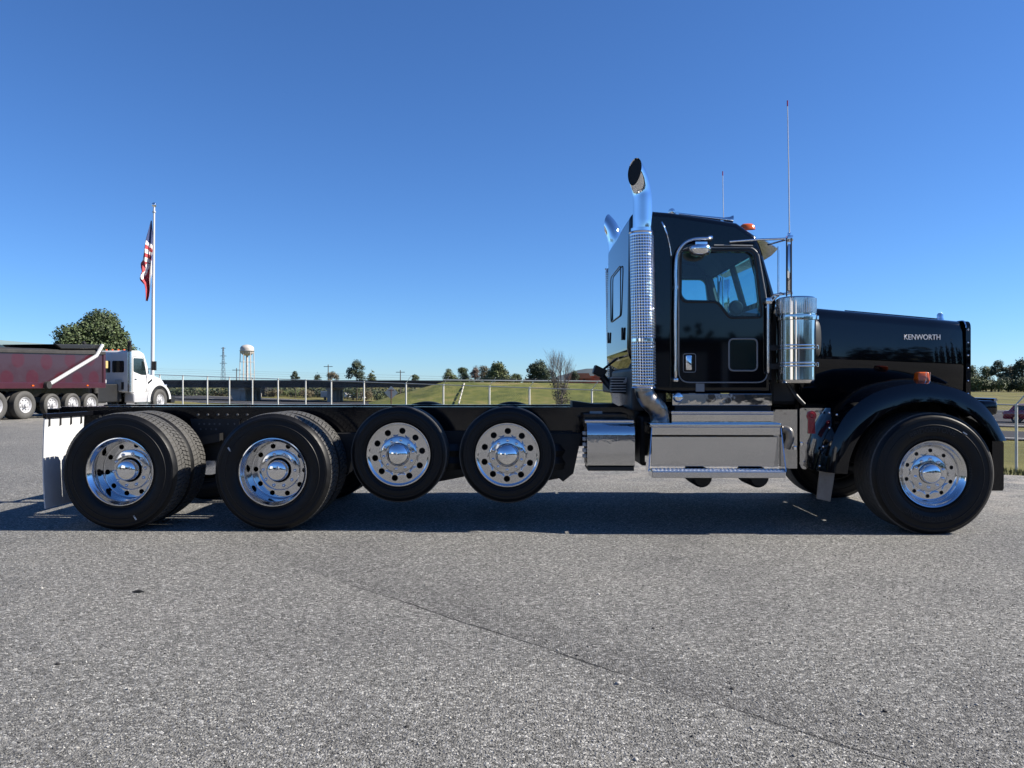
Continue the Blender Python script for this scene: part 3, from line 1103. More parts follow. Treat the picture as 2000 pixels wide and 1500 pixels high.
# --- wheels
def set_wheels():
    for px, py in ((235, 921), (533.5, 923)):
        c = L(px, py, -1.21)
        cz = .521
        for s_ in (-1, 1):
            w = wheel('dual', truck, (c.x, s_ * 1.215, cz), s_ > 0, nuts=s_ < 0, spin=.2 if px < 400 else .33)
            if s_ < 0:
                for a_, rr in ((-70 if px < 400 else 152, .43),):
                    a = math.radians(a_)
                    mb = MB()
                    mb.box((rr * math.cos(a), -.024, rr * math.sin(a)), (.012, .006, .042), Matrix.Rotation(-.55, 3, 'Y'))
                    mb.build('chalk_mark', M['chalk'], w, rot=(0, -w.rotation_euler[1], 0))
            wheel('inner', truck, (c.x, s_ * .88, cz), s_ > 0, nuts=False)
        mb = MB()
        mb.cyl((c.x, -.95, cz), (c.x, .95, cz), .085, 14)
        mb.lathe([(.001, -.22), (.12, -.2), (.21, -.08), (.22, .05), (.15, .18), (.001, .2)], 20, o=(c.x, 0.05, cz))
        mb.build('drive_axle', M['under'], truck, smooth=40)
        for s_ in (-1, 1):
            mb = MB()
            sy = s_ * .5
            pts = spline([(c.x - .62, sy, .66), (c.x - .3, sy, .70), (c.x, sy, .68), (c.x + .3, sy, .72), (c.x + .62, sy, .78)], 12)
            lo = [[(p.x, sy - .045, p.z + .04), (p.x, sy + .045, p.z + .04), (p.x, sy + .045, p.z - .04), (p.x, sy - .045, p.z - .04)] for p in pts]
            mb.loft(lo, True, True)
            mb.lathe([(.001, 0), (.12, 0), (.135, .05), (.12, .1), (.135, .15), (.10, .2), (.001, .2)], 18, 'z', (c.x - .45, sy, .70))
            mb.build('suspension', M['under'], truck, smooth=35)
    for px, py in ((778.5, 887.5), (991, 888.5)):
        c = L(px, py, -1.02)
        for s_ in (-1, 1):
            wheel('lift', truck, (c.x, s_ * 1.02, c.z), s_ > 0, nuts=s_ < 0, spin=(.16 if px < 900 else .02))
        mb = MB()
        mb.tube([(c.x, -.82, c.z), (c.x, -.55, c.z - .14), (c.x, .55, c.z - .14), (c.x, .82, c.z)], .085, 12)
        mb.build('lift_axle', M['under'], truck, smooth=40)
        for s_ in (-1, 1):
            mb = MB()
            sy = s_ * .47
            mb.lathe([(.001, 0), (.14, 0), (.155, .06), (.13, .12), (.155, .18), (.12, .24), (.001, .24)], 20, 'z', (c.x + .42, sy, .48))
            mb.box((c.x + .40, sy, .45), (.34, .2, .05))
            mb.prism([(c.x - .1, .60), (c.x + .55, .52), (c.x + .55, .40), (c.x + .2, .33), (c.x - .1, .44)], sy - .05, sy + .05)
            mb.prism([(c.x + .1, .84), (c.x + .62, .84), (c.x + .52, .50), (c.x + .36, .50)], sy - .04, sy + .02)
            mb.build('lift_suspension', M['under'], truck, smooth=35)
            mb = MB()
            sy = s_ * .36
            mb.box((c.x, s_ * .30, .78), (.5, .10, .14))
            mb.cyl((c.x - .22, s_ * .5, c.z + .05), (c.x - .12, s_ * .5, c.z + .3), .055, 10)
            mb.build('air_chamber', M['under'], truck, smooth=35)
    c = L(1821, 932, -1.245)
    for s_ in (-1, 1):
        w = wheel('steer', truck, (c.x, s_ * 1.25, .522), s_ > 0, nuts=s_ < 0, spin=.06)
        if s_ < 0:
            for t_, ca in (('BRIDGESTONE', 262), ('BRIDGESTONE', 92)):
                me = text_mesh(t_, .062, .003, .385 if ca < 180 else .385, ca)
                me.materials.append(M['letter'])
                place('sidewall_lettering', me, w, (0, -.0275, 0), (0, -.06, 0))
            mb = MB()
            a = math.radians(57)
            mb.box((.44 * math.cos(a), -.026, .44 * math.sin(a)), (.04, .006, .010), Matrix.Rotation(.5, 3, 'Y'))
            mb.build('chalk_mark', M['chalk'], w)
            mb = MB()      # fine serrations round the bead
            for k in range(150):
                a = 2 * math.pi * k / 150
                mb.box((.318 * math.cos(a), -.014, .318 * math.sin(a)), (.022, .008, .0045), Matrix.Rotation(-a, 3, 'Y'))
            tag(mb.build('bead_serrations', M['letter'], w), kind='stuff')
    mb = MB()
    mb.tube([(c.x, -.95, .50), (c.x, -.55, .40), (c.x, .55, .40), (c.x, .95, .50)], .07, 12)
    mb.build('steer_axle', M['under'], truck, smooth=40)
    for s_ in (-1, 1):
        mb = MB()
        pts = spline([(c.x - .75, s_ * .42, .72), (c.x - .3, s_ * .42, .56), (c.x, s_ * .42, .52), (c.x + .3, s_ * .42, .56), (c.x + .62, s_ * .42, .72)], 14)
        lo = [[(p.x, s_ * .42 - .045, p.z + .035), (p.x, s_ * .42 + .045, p.z + .035), (p.x, s_ * .42 + .045, p.z - .035), (p.x, s_ * .42 - .045, p.z - .035)] for p in pts]
        mb.loft(lo, True, True)
        mb.build('leaf_spring', M['under'], truck)
set_wheels()

# --- drive line and dark running gear between the rails
mb = MB()
mb.cyl((LX(640, 0), 0, .60), (LX(1150, 0), 0, .72), .06, 12)
mb.build('drive_shaft', M['under'], truck, smooth=40)
mb = MB()
mb.lathe([(.001, 0), (.16, .02), (.2, .12), (.23, .5), (.30, .75), (.32, .8), (.001, .82)], 20, 'z', (0, 0, 0))
g = mb.build('gearbox', M['under'], truck, smooth=40)
g.rotation_euler = (0, math.radians(90), 0); g.location = (LX(1190, 0), 0, .76)
for px in (660, 1095):
    mb = MB()
    a = L(px, 820, -.5)
    mb.prism([(a.x - .16, .82), (a.x + .2, .82), (a.x + .12, .44), (a.x + .02, .36), (a.x - .1, .46)], -.56, -.40)
    mb.build('spring_hanger', M['under'], truck)
    mb = MB()
    mb.prism([(a.x - .16, .82), (a.x + .2, .82), (a.x + .12, .44), (a.x + .02, .36), (a.x - .1, .46)], .40, .56)
    mb.build('spring_hanger', M['under'], truck)
for px0, px1, y_ in ((1345, 1385, -.62), (1452, 1494, -.62)):
    a, b_ = L(px0, 938, y_), L(px1, 938, y_)
    mb = MB()
    r = (b_.x - a.x) / 2
    mb.lathe([(.001, -.18), (r * .8, -.17), (r, -.12), (r, .25), (.001, .27)], 18, o=((a.x + b_.x) / 2, y_, LZ(949, y_) + r))
    mb.build('air_tank', M['under'], truck, smooth=40)
# white-lettered plate and brackets seen in the gap behind the rear duals
a = L(655, 856, -.5)
mb = MB(); mb.box((a.x, -.5, a.z), (.09, .04, .035)); mb.box((a.x + .02, -.5, a.z - .05), (.03, .03, .09))
mb.build('valve_block', M['galv'], truck, bevel=.004)
mb = MB()
for k in range(5):
    y_ = -.36 + .16 * k
    pts = spline([(LX(1110, -.3), y_, .9), (LX(1190, -.3), y_ * .8, .84), (LX(1290, -.3), y_ * 1.1, .9), (LX(1400, -.3), y_, .8)], 14)
    mb.tube(pts, .018, 6)
tag(mb.build('air_lines', M['rubber_mat'], truck, smooth=40), kind='stuff')
# ---------------------------------------------------------------- cab
CS = .95                      # half width of the cab
def P(px, py, yl=-CS):
    v = L(px, py, yl)
    return (v.x, v.z)
XR = LX(1221, -.78)           # rear wall
cab_prof = [(XR, LZ(691, -.78, 1221)), P(1272, 768), P(1508, 768), P(1509, 640), P(1519, 590), P(1487, 480), P(1478, 460), (P(1440, 437)[0], P(1440, 434)[1]),
            (P(1378, 424)[0], P(1378, 424)[1]), (P(1310, 417)[0], P(1310, 414)[1]), (XR + .11, P(1250, 409)[1]), (XR + .02, P(1250, 420)[1])]
mb = MB(); mb.prism(cab_prof, -CS, CS)
me = mb.mesh('cab_shell', M['paint'])
bm = bmesh.new(); bm.from_mesh(me)
ed = [e for e in bm.edges if abs(abs(e.verts[0].co.y) - CS) < 1e-4 and abs(e.verts[0].co.y - e.verts[1].co.y) < 1e-4]
top = [e for e in ed if min(e.verts[0].co.z, e.verts[1].co.z) > 2.3]
rear = [e for e in bm.edges if max(e.verts[0].co.x, e.verts[1].co.x) < XR + .13]
bmesh.ops.bevel(bm, geom=list(set(ed + rear)), offset=.085, segments=5, affect='EDGES', profile=.5, clamp_overlap=True)
bm.to_mesh(me); bm.free()

win_px = [(1332, 492), (1461, 492), (1471, 500), (1484, 617), (1426, 617), (1405, 591), (1397, 587), (1340, 586), (1331, 577)]
win = rounded(poly_px(win_px, -CS), [.03, .04, .04, .03, .03, .04, .04, .02, .03], 4)
def inner_prof():
    a = [(XR + .06, LZ(691, -.78, 1221) + .03), (P(1285, 760)[0], P(1285, 752)[1]), (P(1495, 760)[0], P(1495, 752)[1]), (P(1497, 640)[0], P(1497, 640)[1]),
         (P(1507, 592)[0], P(1507, 592)[1]), (P(1478, 488)[0], P(1478, 488)[1]), (P(1466, 472)[0], P(1466, 470)[1]), (P(1440, 450)[0], P(1440, 449)[1]),
         (P(1310, 432)[0], P(1310, 430)[1]), (XR + .12, P(1250, 428)[1]), (XR + .06, P(1250, 440)[1])]
    return a
mi = MB(); mi.prism(inner_prof(), -CS + .05, CS - .05)
cut_in = mi.mesh('inner', M['cab_trim'])
mw = MB(); mw.prism(win, -CS - .2, CS + .2)
cut_win = mw.mesh('wincut', M['cab_trim'])
B, T = Vector(P(1517, 588)), Vector(P(1487, 484))
ax = (T - B).normalized(); nn = Vector((ax.y, -ax.x))
if nn.x < 0: nn = -nn
q0, q1 = B + ax * .045, T - ax * .035
ws = [tuple(q0 - nn * .22), tuple(q0 + nn * .25), tuple(q1 + nn * .25), tuple(q1 - nn * .22)]
m1 = MB(); m1.prism(ws, -CS + .035, -.025)
m2 = MB(); m2.prism(ws, .025, CS - .035)
rw = [LZ(523, -.35, 1195), LZ(614, -.35, 1195)]
m3 = MB(); m3.bb(XR - .2, XR + .2, -.40, .46, rw[1], rw[0])
cab_me = boolean(me, [cut_in, cut_win, m1.mesh('c', M['cab_trim']), m2.mesh('c', M['cab_trim']), m3.mesh('c', M['cab_trim'])], 'cab')
smooth_me(cab_me, 30, .03)
cab = place('cab', cab_me, truck)

# liner: grey inside skin so that the cab interior is not black paint
li = MB()
ip = inner_prof()
sh = [(x * .985 + .03, z * .985 + .03) for x, z in ip]
roofp = [q for q in ip if q[1] > 2.35]
roofp = sorted(roofp)
for k in range(len(roofp) - 1):
    (xa, za), (xb, zb) = roofp[k], roofp[k + 1]
    li.add([(xa, -.88, za - .012), (xb, -.88, zb - .012), (xb, .88, zb - .012), (xa, .88, za - .012)], [(0, 1, 2, 3)])
li.bb(XR + .07, XR + .09, -.88, -.42, 1.7, 2.75)
li.bb(XR + .07, XR + .09, .48, .88, 1.7, 2.75)
li.bb(XR + .07, XR + .09, -.42, .48, rw[0] + .02, 2.75)
li.bb(XR + .07, XR + .09, -.42, .48, 1.5, rw[1] - .02)
for s_ in (-1, 1):      # pillars and door inner panels
    li.prism([P(1290, 740), P(1490, 740), P(1494, 622), P(1424, 622), P(1404, 595), P(1396, 592), P(1290, 590)], s_ * .892, s_ * .872)
    li.prism([P(1255, 740), P(1326, 740), P(1326, 440), P(1255, 440)], s_ * .892, s_ * .874)
    li.prism([P(1326, 487), P(1470, 487), P(1462, 462), P(1326, 440)], s_ * .892, s_ * .874)
li.build('cab_lining', M['cab_trim'], cab, smooth=30)
# windscreen pillars (grey) and dash
mb = MB()
a, b_ = P(1497, 608), P(1416, 640)
mb.prism([P(1500, 612), P(1440, 605), P(1432, 618), P(1440, 690), P(1497, 690)], -.86, .86)
mb.build('dashboard', M['cab_dark'], cab, bevel=.02)
for s_ in (-1, 1):
    pts = [Vector((P(1505, 600)[0], s_ * .86, P(1505, 600)[1])), Vector((P(1474, 486)[0], s_ * .84, P(1474, 486)[1]))]
    mb = MB(); mb.tube(pts, .035, 8)
    mb.build('windscreen_pillar', M['cab_trim'], cab, smooth=40)
mb = MB()
wheel_c = Vector((LX(1437, -.8, 600) - .05, .46, 2.03))
ring = []
for k in range(28):
    a = 2 * math.pi * k / 28
    ring.append(wheel_c + Vector((-.16 * math.sin(a) * .7, .23 * math.cos(a), .23 * math.sin(a) * .75)))
mb.tube(ring, .016, 8, closed=True)
mb.cyl(wheel_c, wheel_c + Vector((.25, 0, -.3)), .03, 8)
for k in (0, 9, 19):
    mb.cyl(wheel_c, ring[k], .014, 6)
mb.build('steering_wheel', M['cab_dark'], cab, smooth=40)
for s_ in (-1, 1):
    mb = MB()
    sx_ = LX(1330, -.6)
    mb.box((sx_ + .12, s_ * .48, 1.70), (.46, .46, .16))
    mb.box((sx_ - .16, s_ * .48, 1.93), (.13, .44, .50), Matrix.Rotation(-.16, 3, 'Y'))
    mb.build('seat', M['seat'], cab, bevel=.04, smooth=40)
    mb = MB()      # inward convex pod by the sill and hood mirror
    c = Vector((LX(1437, -.86), s_ * .865, LZ(601, -.86)))
    mb.lathe([(.001, -.045), (.05, -.04), (.068, 0), (.05, .04), (.001, .045)], 18, o=c)
    mb.build('sill_pod', M['cab_dark'], cab, smooth=50)
# glazing
for s_ in (-1, 1):
    cx = sum(p[0] for p in win) / len(win); cz = sum(p[1] for p in win) / len(win)
    g = [(cx + (x - cx) * 1.02, cz + (z - cz) * 1.02) for x, z in win]
    mb = MB(); mb.add([(x, s_ * (CS - .028), z) for x, z in g], [tuple(range(len(g)))])
    mb.build('door_window', M['glass'], truck)
    gp = [q0 - nn * .03, q1 - nn * .03]
    mb = MB()
    ya, yb = (-CS + .02, -.02) if s_ < 0 else (.02, CS - .02)
    mb.add([(gp[0].x, ya, gp[0].y), (gp[0].x, yb, gp[0].y), (gp[1].x, yb, gp[1].y), (gp[1].x, ya, gp[1].y)], [(0, 1, 2, 3)])
    mb.build('windscreen', M['glass'], truck)
mb = MB(); mb.add([(XR + .012, -.41, rw[1] - .01), (XR + .012, .47, rw[1] - .01), (XR + .012, .47, rw[0] + .01), (XR + .012, -.41, rw[0] + .01)], [(0, 1, 2, 3)])
rwo = mb.build('rear_window', M['dark_glass'], truck)
fr_ = rounded([(-.415, rw[1] - .015), (.475, rw[1] - .015), (.475, rw[0] + .015), (-.415, rw[0] + .015)], .07, 4)
mb = MB(); mb.tube([(XR + .001, y, z) for y, z in fr_], .0055, 8, closed=True)
mb.build('window_seal', M['rubber_mat'], rwo, smooth=50)
for y_, z_ in ((-.62, LZ(652, -.62, 1214)), (.66, LZ(660, .66, 1190))):
    mb = MB(); mb.box((XR - .008, y_, z_), (.018, .05, .12))
    mb.build('rear_vent', M['rubber_mat'], truck, bevel=.006)

# --- doors
door_px = [(1325, 484), (1468, 484), (1480, 495), (1497, 590), (1498, 747), (1325, 747)]
door_poly = rounded(poly_px(door_px, -CS), [.12, .03, .05, .1, .1, .1], 6)
md = MB(); md.prism(door_poly, -CS - .012, -CS + .03)
dme = md.mesh('door', M['paint'], bevel=.006, segs=2)
mwc = MB(); mwc.prism(win, -CS - .3, -CS + .3)
# recess for the peep window
peep_px = [(1423, 662), (1478, 662), (1478, 724), (1423, 724)]
peep = rounded(poly_px(peep_px, -CS), .045, 5)
mpc = MB(); mpc.prism(peep, -CS - .3, -CS + .3)
dme = boolean(dme, [mwc.mesh('c', M['paint']), mpc.mesh('c', M['paint'])], 'door')
smooth_me(dme, 30, .01)
def door(side):
    if side < 0:
        o = place('door', dme, truck)
    else:
        m2_ = dme.copy()
        m2_.transform(Matrix.Scale(-1, 4, Vector((0, 1, 0)))); m2_.flip_normals()
        o = place('door', m2_, truck)
    k = side
    yo = k * (CS + .014)
    mb = MB(); mb.tube([(x, yo, z) for x, z in door_poly], .0062, 8, closed=True)
    mb.build('door_seal', M['seal'], o, smooth=60)
    g = rounded(poly_px([(1329, 489), (1466, 489), (1474, 497), (1487, 620), (1424, 621), (1403, 594), (1396, 590), (1336, 590), (1328, 580)], -CS), .03, 4)
    mb = MB(); mb.tube([(x, k * (CS + .010), z) for x, z in g], .011, 8, closed=True)
    mb.build('window_seal', M['rubber_mat'], o, smooth=60)
    mb = MB(); mb.add([(x, k * (CS + .004), z) for x, z in peep], [tuple(range(len(peep)))])
    pw = mb.build('peep_window', M['peep_glass'], o)
    mb = MB(); mb.tube([(x, k * (CS + .014), z) for x, z in peep], .0075, 8, closed=True)
    mb.build('peep_frame', M['seal'], o, smooth=60)
    hp = rounded(poly_px([(1334, 691), (1358, 691), (1358, 727), (1334, 727)], -CS), .02, 4)
    mb = MB(); mb.tube([(x, k * (CS + .014), z) for x, z in hp], .004, 6, closed=True)
    mb.build('handle_surround', M['seal'], o, smooth=60)
    h = rounded(poly_px([(1338, 694), (1350, 694), (1350, 723), (1338, 723)], -CS), .012, 3)
    mb = MB(); mb.prism(h, k * (CS + .010), k * (CS + .036))
    mb.build('door_handle', M['chrome'], o, bevel=.006, smooth=40)
    return o
dr = door(-1); door(1)
def small_side(side):
    k = side
    def S(px, py, off=0.):
        v = L(px, py, -CS - off); v.y = k * (CS + off); return v
    # convex look-down mirror over the door
    mb = MB()
    c = S(1367, 489, .10)
    for i in range(1):
        pr = [(.001, -.055), (.04, -.053), (.075, -.040), (.096, -.012), (.102, .012), (.098, .03), (.085, .04), (.001, .045)]
        vs0 = len(mb.v)
        mb.lathe(pr, 24, 'z', (0, 0, 0))
    mb.v = [(c.x + x * 1.02, c.y + y * .8, c.z + z) for x, y, z in mb.v]
    m_ = mb.build('look_down_mirror', M['chrome'], truck, smooth=50)
    a = S(1367, 478, .02)
    mb = MB(); mb.box((a.x, a.y, a.z + .005), (.11, .12, .03))
    mb.build('mirror_bracket', M['chrome'], m_, bevel=.006)
    # long grab rail behind the door
    pts = [S(1319, 741, .005), S(1319, 738, .06), S(1319.5, 730, .075)] + [S(1319.5 + .3 * math.sin(i), 730 - i * 22, .075) for i in range(1, 10)] + \
          [S(1321, 505, .075), S(1326, 489, .075), S(1337, 475, .075), S(1352, 468, .075), S(1368, 466, .075), S(1384, 466, .07), S(1387, 467, .04), S(1387, 469, -.01)]
    mb = MB(); mb.tube(spline(pts, 60), .0155, 10)
    gr = mb.build('grab_rail', M['brushed'], truck, smooth=60)
    for px, py in ((1319, 742), (1319, 562), (1386, 465), (1372, 478)):
        mb = MB(); c = S(px, py, .035); mb.box(c, (.045, .07, .035)); mb.build('rail_foot', M['chrome'], gr, bevel=.01, smooth=40)
    # short front rail
    pts = [S(1499, 592, .0), S(1499, 590, .05), S(1500, 600, .06), S(1500, 660, .06), S(1500, 718, .06), S(1500, 728, .045), S(1500, 730, 0)]
    mb = MB(); mb.tube(spline(pts, 36), .013, 10)
    gr = mb.build('grab_rail', M['brushed'], truck, smooth=60)
    mb = MB(); c = S(1500, 588, .04); mb.box(c, (.06, .08, .06)); mb.build('rail_foot', M['chrome'], gr, bevel=.012, smooth=40)
    # rain gutter
    mb = MB()
    mb.tube([S(1395, 479, .02), S(1470, 480, .02)], .007, 6)
    mb.build('drip_rail', M['seal'], truck, smooth=60)
    # roof seam, and the sun's glint on it added as a chrome arc
    pts = [S(1275, 415, -.09), S(1287, 426, -.03), S(1296, 442, .001), S(1303, 460, .004), S(1308, 480, .004), S(1311, 500, .004), S(1311, 560, .004), S(1310, 640, .004), S(1309, 760, .004)]
    mb = MB(); mb.tube(spline(pts, 50), .006, 6)
    mb.build('roof_seam_and_glint', M['frame'], truck, smooth=60)
    mb = MB(); mb.tube([p + Vector((0, k * .004, .003)) for p in spline(pts[:6], 30)], .0065, 6)
    mb.build('roof_seam_and_glint', M['chrome'], truck, smooth=60)
    # mirror arm, head and aerial
    XM = LX(1541, -1.12)
    mb = MB()
    a0_, a1_ = S(1395, 479, .02), Vector((XM, k * 1.13, LZ(466, -1.13, 1541)))
    mb.tube([S(1425, 472, .02), S(1480, 468, .09), a1_], .010, 8)
    mb.tube([S(1500, 478, .0), a1_ + Vector((-.03, 0, -.01))], .008, 8)
    mb.tube([S(1502, 585, .02), S(1512, 576, .10), Vector((XM + .03, k * 1.13, LZ(572, -1.13, 1545)))], .011, 8)
    mb.tube([S(1496, 600, .02), S(1525, 572, .12), S(1533, 575, .17)], .009, 8)
    arm = mb.build('mirror_arm', M['chrome'], truck, smooth=50)
    mb = MB(); mb.box((XM, k * 1.13, LZ(466, -1.13, 1541)), (.05, .06, .05))
    mb.cyl((XM, k * 1.13, LZ(470, -1.13)), (XM, k * 1.13, LZ(455, -1.13)), .016, 10)
    mb.build('mirror_clamp', M['chrome'], arm, bevel=.008, smooth=40)
    mb = MB()
    z0, z1 = LZ(570, -1.13, 1541), LZ(480, -1.13, 1541)
    rot = Matrix.Rotation(math.radians(-20.5) * (1 if k < 0 else -1), 3, 'Z')
    mb.box((XM, k * 1.13, (z0 + z1) / 2), (.034, .19, z1 - z0), rot)
    hd = mb.build('mirror_head', M['chrome'], truck, bevel=.010, smooth=40)
    for e in (-1, 1):
        mb = MB()
        off = rot @ Vector((e * .019, k * .098, 0))
        mb.tube([(XM + off.x, k * 1.13 + off.y, z0 - .05), (XM + off.x, k * 1.13 + off.y, z1 + .05)], .0065, 8)
        mb.build('mirror_frame', M['rubber_mat'], hd, smooth=60)
    mb = MB()
    zb, ztp = LZ(458, -1.13, 1541), LZ(203, -1.13, 1538)
    xt = LX(1538, -1.13)
    mb.tube([(XM, k * 1.13, zb), (XM * .5 + xt * .5 + .002, k * 1.13, (zb + ztp) / 2), (xt, k * 1.13, ztp)], [.0055, .0045, .0035], 8)
    an = mb.build('whip_aerial', M['white_plastic'], truck, smooth=60)
    mb = MB(); mb.cyl((xt, k * 1.13, ztp - .02), (xt, k * 1.13, ztp + .03), .006, 8)
    mb.build('aerial_tip', M['red_enamel'], an, smooth=60)
    mb = MB()
    c0, c1 = L(1520, 482, -.98), L(1520, 580, -.98); c0.y = c1.y = k * .99
    mb.tube([c0, c1], .011, 8)
    mb.build('mirror_brace', M['chrome'], truck, smooth=60)
    # air cleaner
    c = L(1555, 660, -1.0)
    r = .5 * (LX(1592, -1.0) - LX(1518, -1.0))
    z = lambda py: LZ(py, -1.06, 1555)
    mb = MB()
    pr = [(.001, z(579)), (r * .55, z(579) + .002), (r * .9, z(580)), (r, z(583)), (r, z(598)), (r * .985, z(612)), (r * .985, z(615)),
          (r * 1.03, z(616)), (r * 1.035, z(620)), (r * 1.03, z(625)), (r * .985, z(626)), (r * .985, z(673)), (r * .985, z(741)), (r * .99, z(744)), (r * .95, z(748)), (r * .001, z(748))]
    mb.lathe(pr, 40, 'z', (c.x, k * 1.0, 0))
    ac = mb.build('air_cleaner', M['stainless'], truck, smooth=40)
    mb = MB()
    rr_ = [(r * .996, z(598)), (r * 1.01, z(597)), (r * 1.01, z(583)), (r * .996, z(582))]
    n_ = 0
    for i in range(64):          # louvred intake screen
        a = 2 * math.pi * i / 64
        mb.box((c.x + r * 1.004 * math.cos(a), k * 1.0 + r * 1.004 * math.sin(a), (z(583) + z(612)) / 2), (.006, .007, z(583) - z(612)), Matrix.Rotation(a, 3, 'Z'))
    tag(mb.build('intake_screen', M['brushed'], ac), kind='stuff')
    for py in (618, 623, 675, 681, 709, 715):
        mb = MB(); zz = z(py)
        mb.lathe([(r * .99, zz - .008), (r * 1.022, zz - .006), (r * 1.028, zz), (r * 1.022, zz + .006), (r * .99, zz + .008)], 40, 'z', (c.x, k * 1.0, 0))
        mb.build('strap', M['brushed'], ac, smooth=40)
    for py in (620, 678, 712):
        mb = MB(); mb.box((c.x + r * 1.02, k * 1.02, z(py)), (.03, .05, .04)); mb.build('strap_latch', M['chrome'], ac, bevel=.006)
    mb = MB()
    mb.tube([(c.x - r - .06, k * .93, z(600)), (c.x - r - .06, k * .93, z(742))], .03, 8)
    mb.box((c.x - r - .03, k * .95, z(678)), (.12, .05, .05))
    mb.box((c.x - r - .03, k * .95, z(715)), (.12, .05, .05))
    mb.build('cleaner_bracket', M['under'], ac, smooth=40)
    # intake duct into the hood
    mb = MB()
    lo = []
    for q in spline([(c.x + r * .5, k * .97, z(660)), (c.x + r + .01, k * .93, z(660)), (c.x + r + .055, k * .86, z(660)), (c.x + r + .06, k * .70, z(660))], 12):
        tt = (q - Vector((c.x + r * .5, k * .97, z(660)))).normalized() if len(lo) else Vector((1, 0, 0))
        nx = Vector((-tt.y, tt.x, 0))
        lo.append([tuple(q + nx * .058 * math.copysign(abs(math.cos(a)) ** .7, math.cos(a)) + Vector((0, 0, 1)) * .17 * math.copysign(abs(math.sin(a)) ** .8, math.sin(a))) for a in [2 * math.pi * i / 20 for i in range(20)]])
    mb.loft(lo, True, True)
    mb.build('intake_duct', M['under'], truck, smooth=50)
    mb = MB()
    pl = spline([L(1570, 790, -.95), L(1556, 775, -.95), L(1545, 760, -.92), L(1538, 748, -.92)], 10)
    for q in pl: q.y *= -k
    mb.tube(pl, .02, 8)
    mb.build('drain_hose', M['rubber_mat'], truck, smooth=50)
for s_ in (-1, 1): small_side(s_)

# --- sun visor, roof lamps, horns
mb = MB()
v0, v1, v2 = P(1474, 466), P(1492, 464), P(1521, 485)
lo = []
for y, bow in ((-.93, 0), (-.6, .05), (0, .08), (.6, .05), (.93, 0)):
    lo.append([(v0[0] + bow * .3, y, v0[1] + bow * .4), (v1[0] + bow, y, v1[1] + bow * .4), (v2[0] + bow, y, v2[1]), (v2[0] + bow - .006, y, v2[1] - .008), (v1[0] + bow - .004, y, v1[1] - .012 + bow * .4), (v0[0] + bow * .3, y, v0[1] - .01 + bow * .4)])
mb.loft(lo, True, True)
mb.build('sun_visor', M['brushed'], truck, smooth=25)
for y_ in (-.62, -.31, 0, .31, .62):
    mb = MB()
    c = Vector((LX(1460, -.62), y_, LZ(444, -.62, 1460)))
    c.z += .05 * (1 - (y_ / .62) ** 2)
    mb.lathe([(.001, .035), (.03, .032), (.045, .015), (.05, -.02)], 16, 'z', (0, 0, 0))
    mb.v = [(c.x + x * 1.5, c.y + y * .8, c.z + z) for x, y, z in mb.v]
    mb.build('roof_marker_lamp', M['amber'], truck, smooth=50)
for y_ in (-.45, .45):
    mb = MB()
    a, b_ = L(1312, 416, -.45), L(1430, 431, -.45)
    a.y = b_.y = y_
    d = (b_ - a).normalized()
    pts = [a, a + (b_ - a) * .5, a + (b_ - a) * .85, b_ - d * .03, b_]
    mb.tube(pts, [.012, .014, .020, .034, .052], 16)
    h = mb.build('air_horn', M['chrome'], truck, smooth=50)
    mb = MB(); mb.lathe([(.001, -.025), (.030, -.02), (.034, .0), (.030, .02), (.001, .025)], 14, o=(a.x, y_, a.z + .012))
    mb.build('horn_driver', M['chrome'], h, smooth=50)
    mb = MB(); mb.box((a.x + .05, y_, a.z - .05), (.03, .03, .12)); mb.box((b_.x - .1, y_, b_.z - .05), (.03, .03, .12))
    mb.build('horn_foot', M['chrome'], h)

# --- hood
def hood_sec(x, hw, zs, zc, zb):
    h = [(hw + .01, zb), (hw + .008, zb + (zs - zb) * .5), (hw, zs - .10), (hw - .008, zs - .05), (hw - .03, zs - .018), (hw - .075, zs), (hw * .5, zs + (zc - zs) * .75), (.10, zc), (.085, zc + .012), (0, zc + .014)]
    return [(x, -y, z) for y, z in h] + [(x, y, z) for y, z in h[::-1][1:]]
XH0, XH1 = LX(1560, -.8), LX(1886, -.64)
secs = []
for t in [0, .03, .2, .4, .6, .8, .97, 1.0]:
    x = XH0 + (XH1 - XH0) * t
    hw = .80 + (.64 - .80) * t
    # top edge read from the photograph: (1592,602) .. (1885,628)
    px = 1560 + (1886 - 1560) * t
    zs = LZ(600.5 + (628 - 600.5) * (px - 1580) / 305., -hw + .07, px)
    secs.append(hood_sec(x, hw - (.012 if t in (0, 1.) else 0), zs - (.012 if t in (1.,) else 0), zs + .055 - .02 * t, 1.12))
mb = MB(); mb.loft(secs, False)
fr = secs[-1]
mb.add(fr, [tuple(range(len(fr)))])
hood = mb.build('hood', M['paint'], truck, smooth=35)
sol = hood.modifiers.new('wall', 'SOLIDIFY'); sol.thickness = .012; sol.offset = -1
mb = MB(); mb.bb(XH0 - .25, XH0 + .02, -.74, .74, 1.1, 2.0)
mb.build('firewall', M['under'], truck, bevel=.04)
mb = MB(); mb.bb(XH0 + .1, XH1 - .25, -.38, .38, .75, 1.75); mb.bb(XH0 + .05, XH1 - .4, -.52, .52, .9, 1.4)
mb.build('engine', M['under'], truck, bevel=.05)
mb = MB()
a = LZ(612, -.1, 1640); b_ = LZ(616, -.1, 1830)
mb.tube([(LX(1650, 0), 0, secs[2][9][2] - .012), (LX(1830, 0), 0, secs[5][9][2] - .008)], .009, 6)
mb.build('hood_ridge', M['paint'], truck, smooth=50)
mb = MB()
c = L(1836, 614, 0)
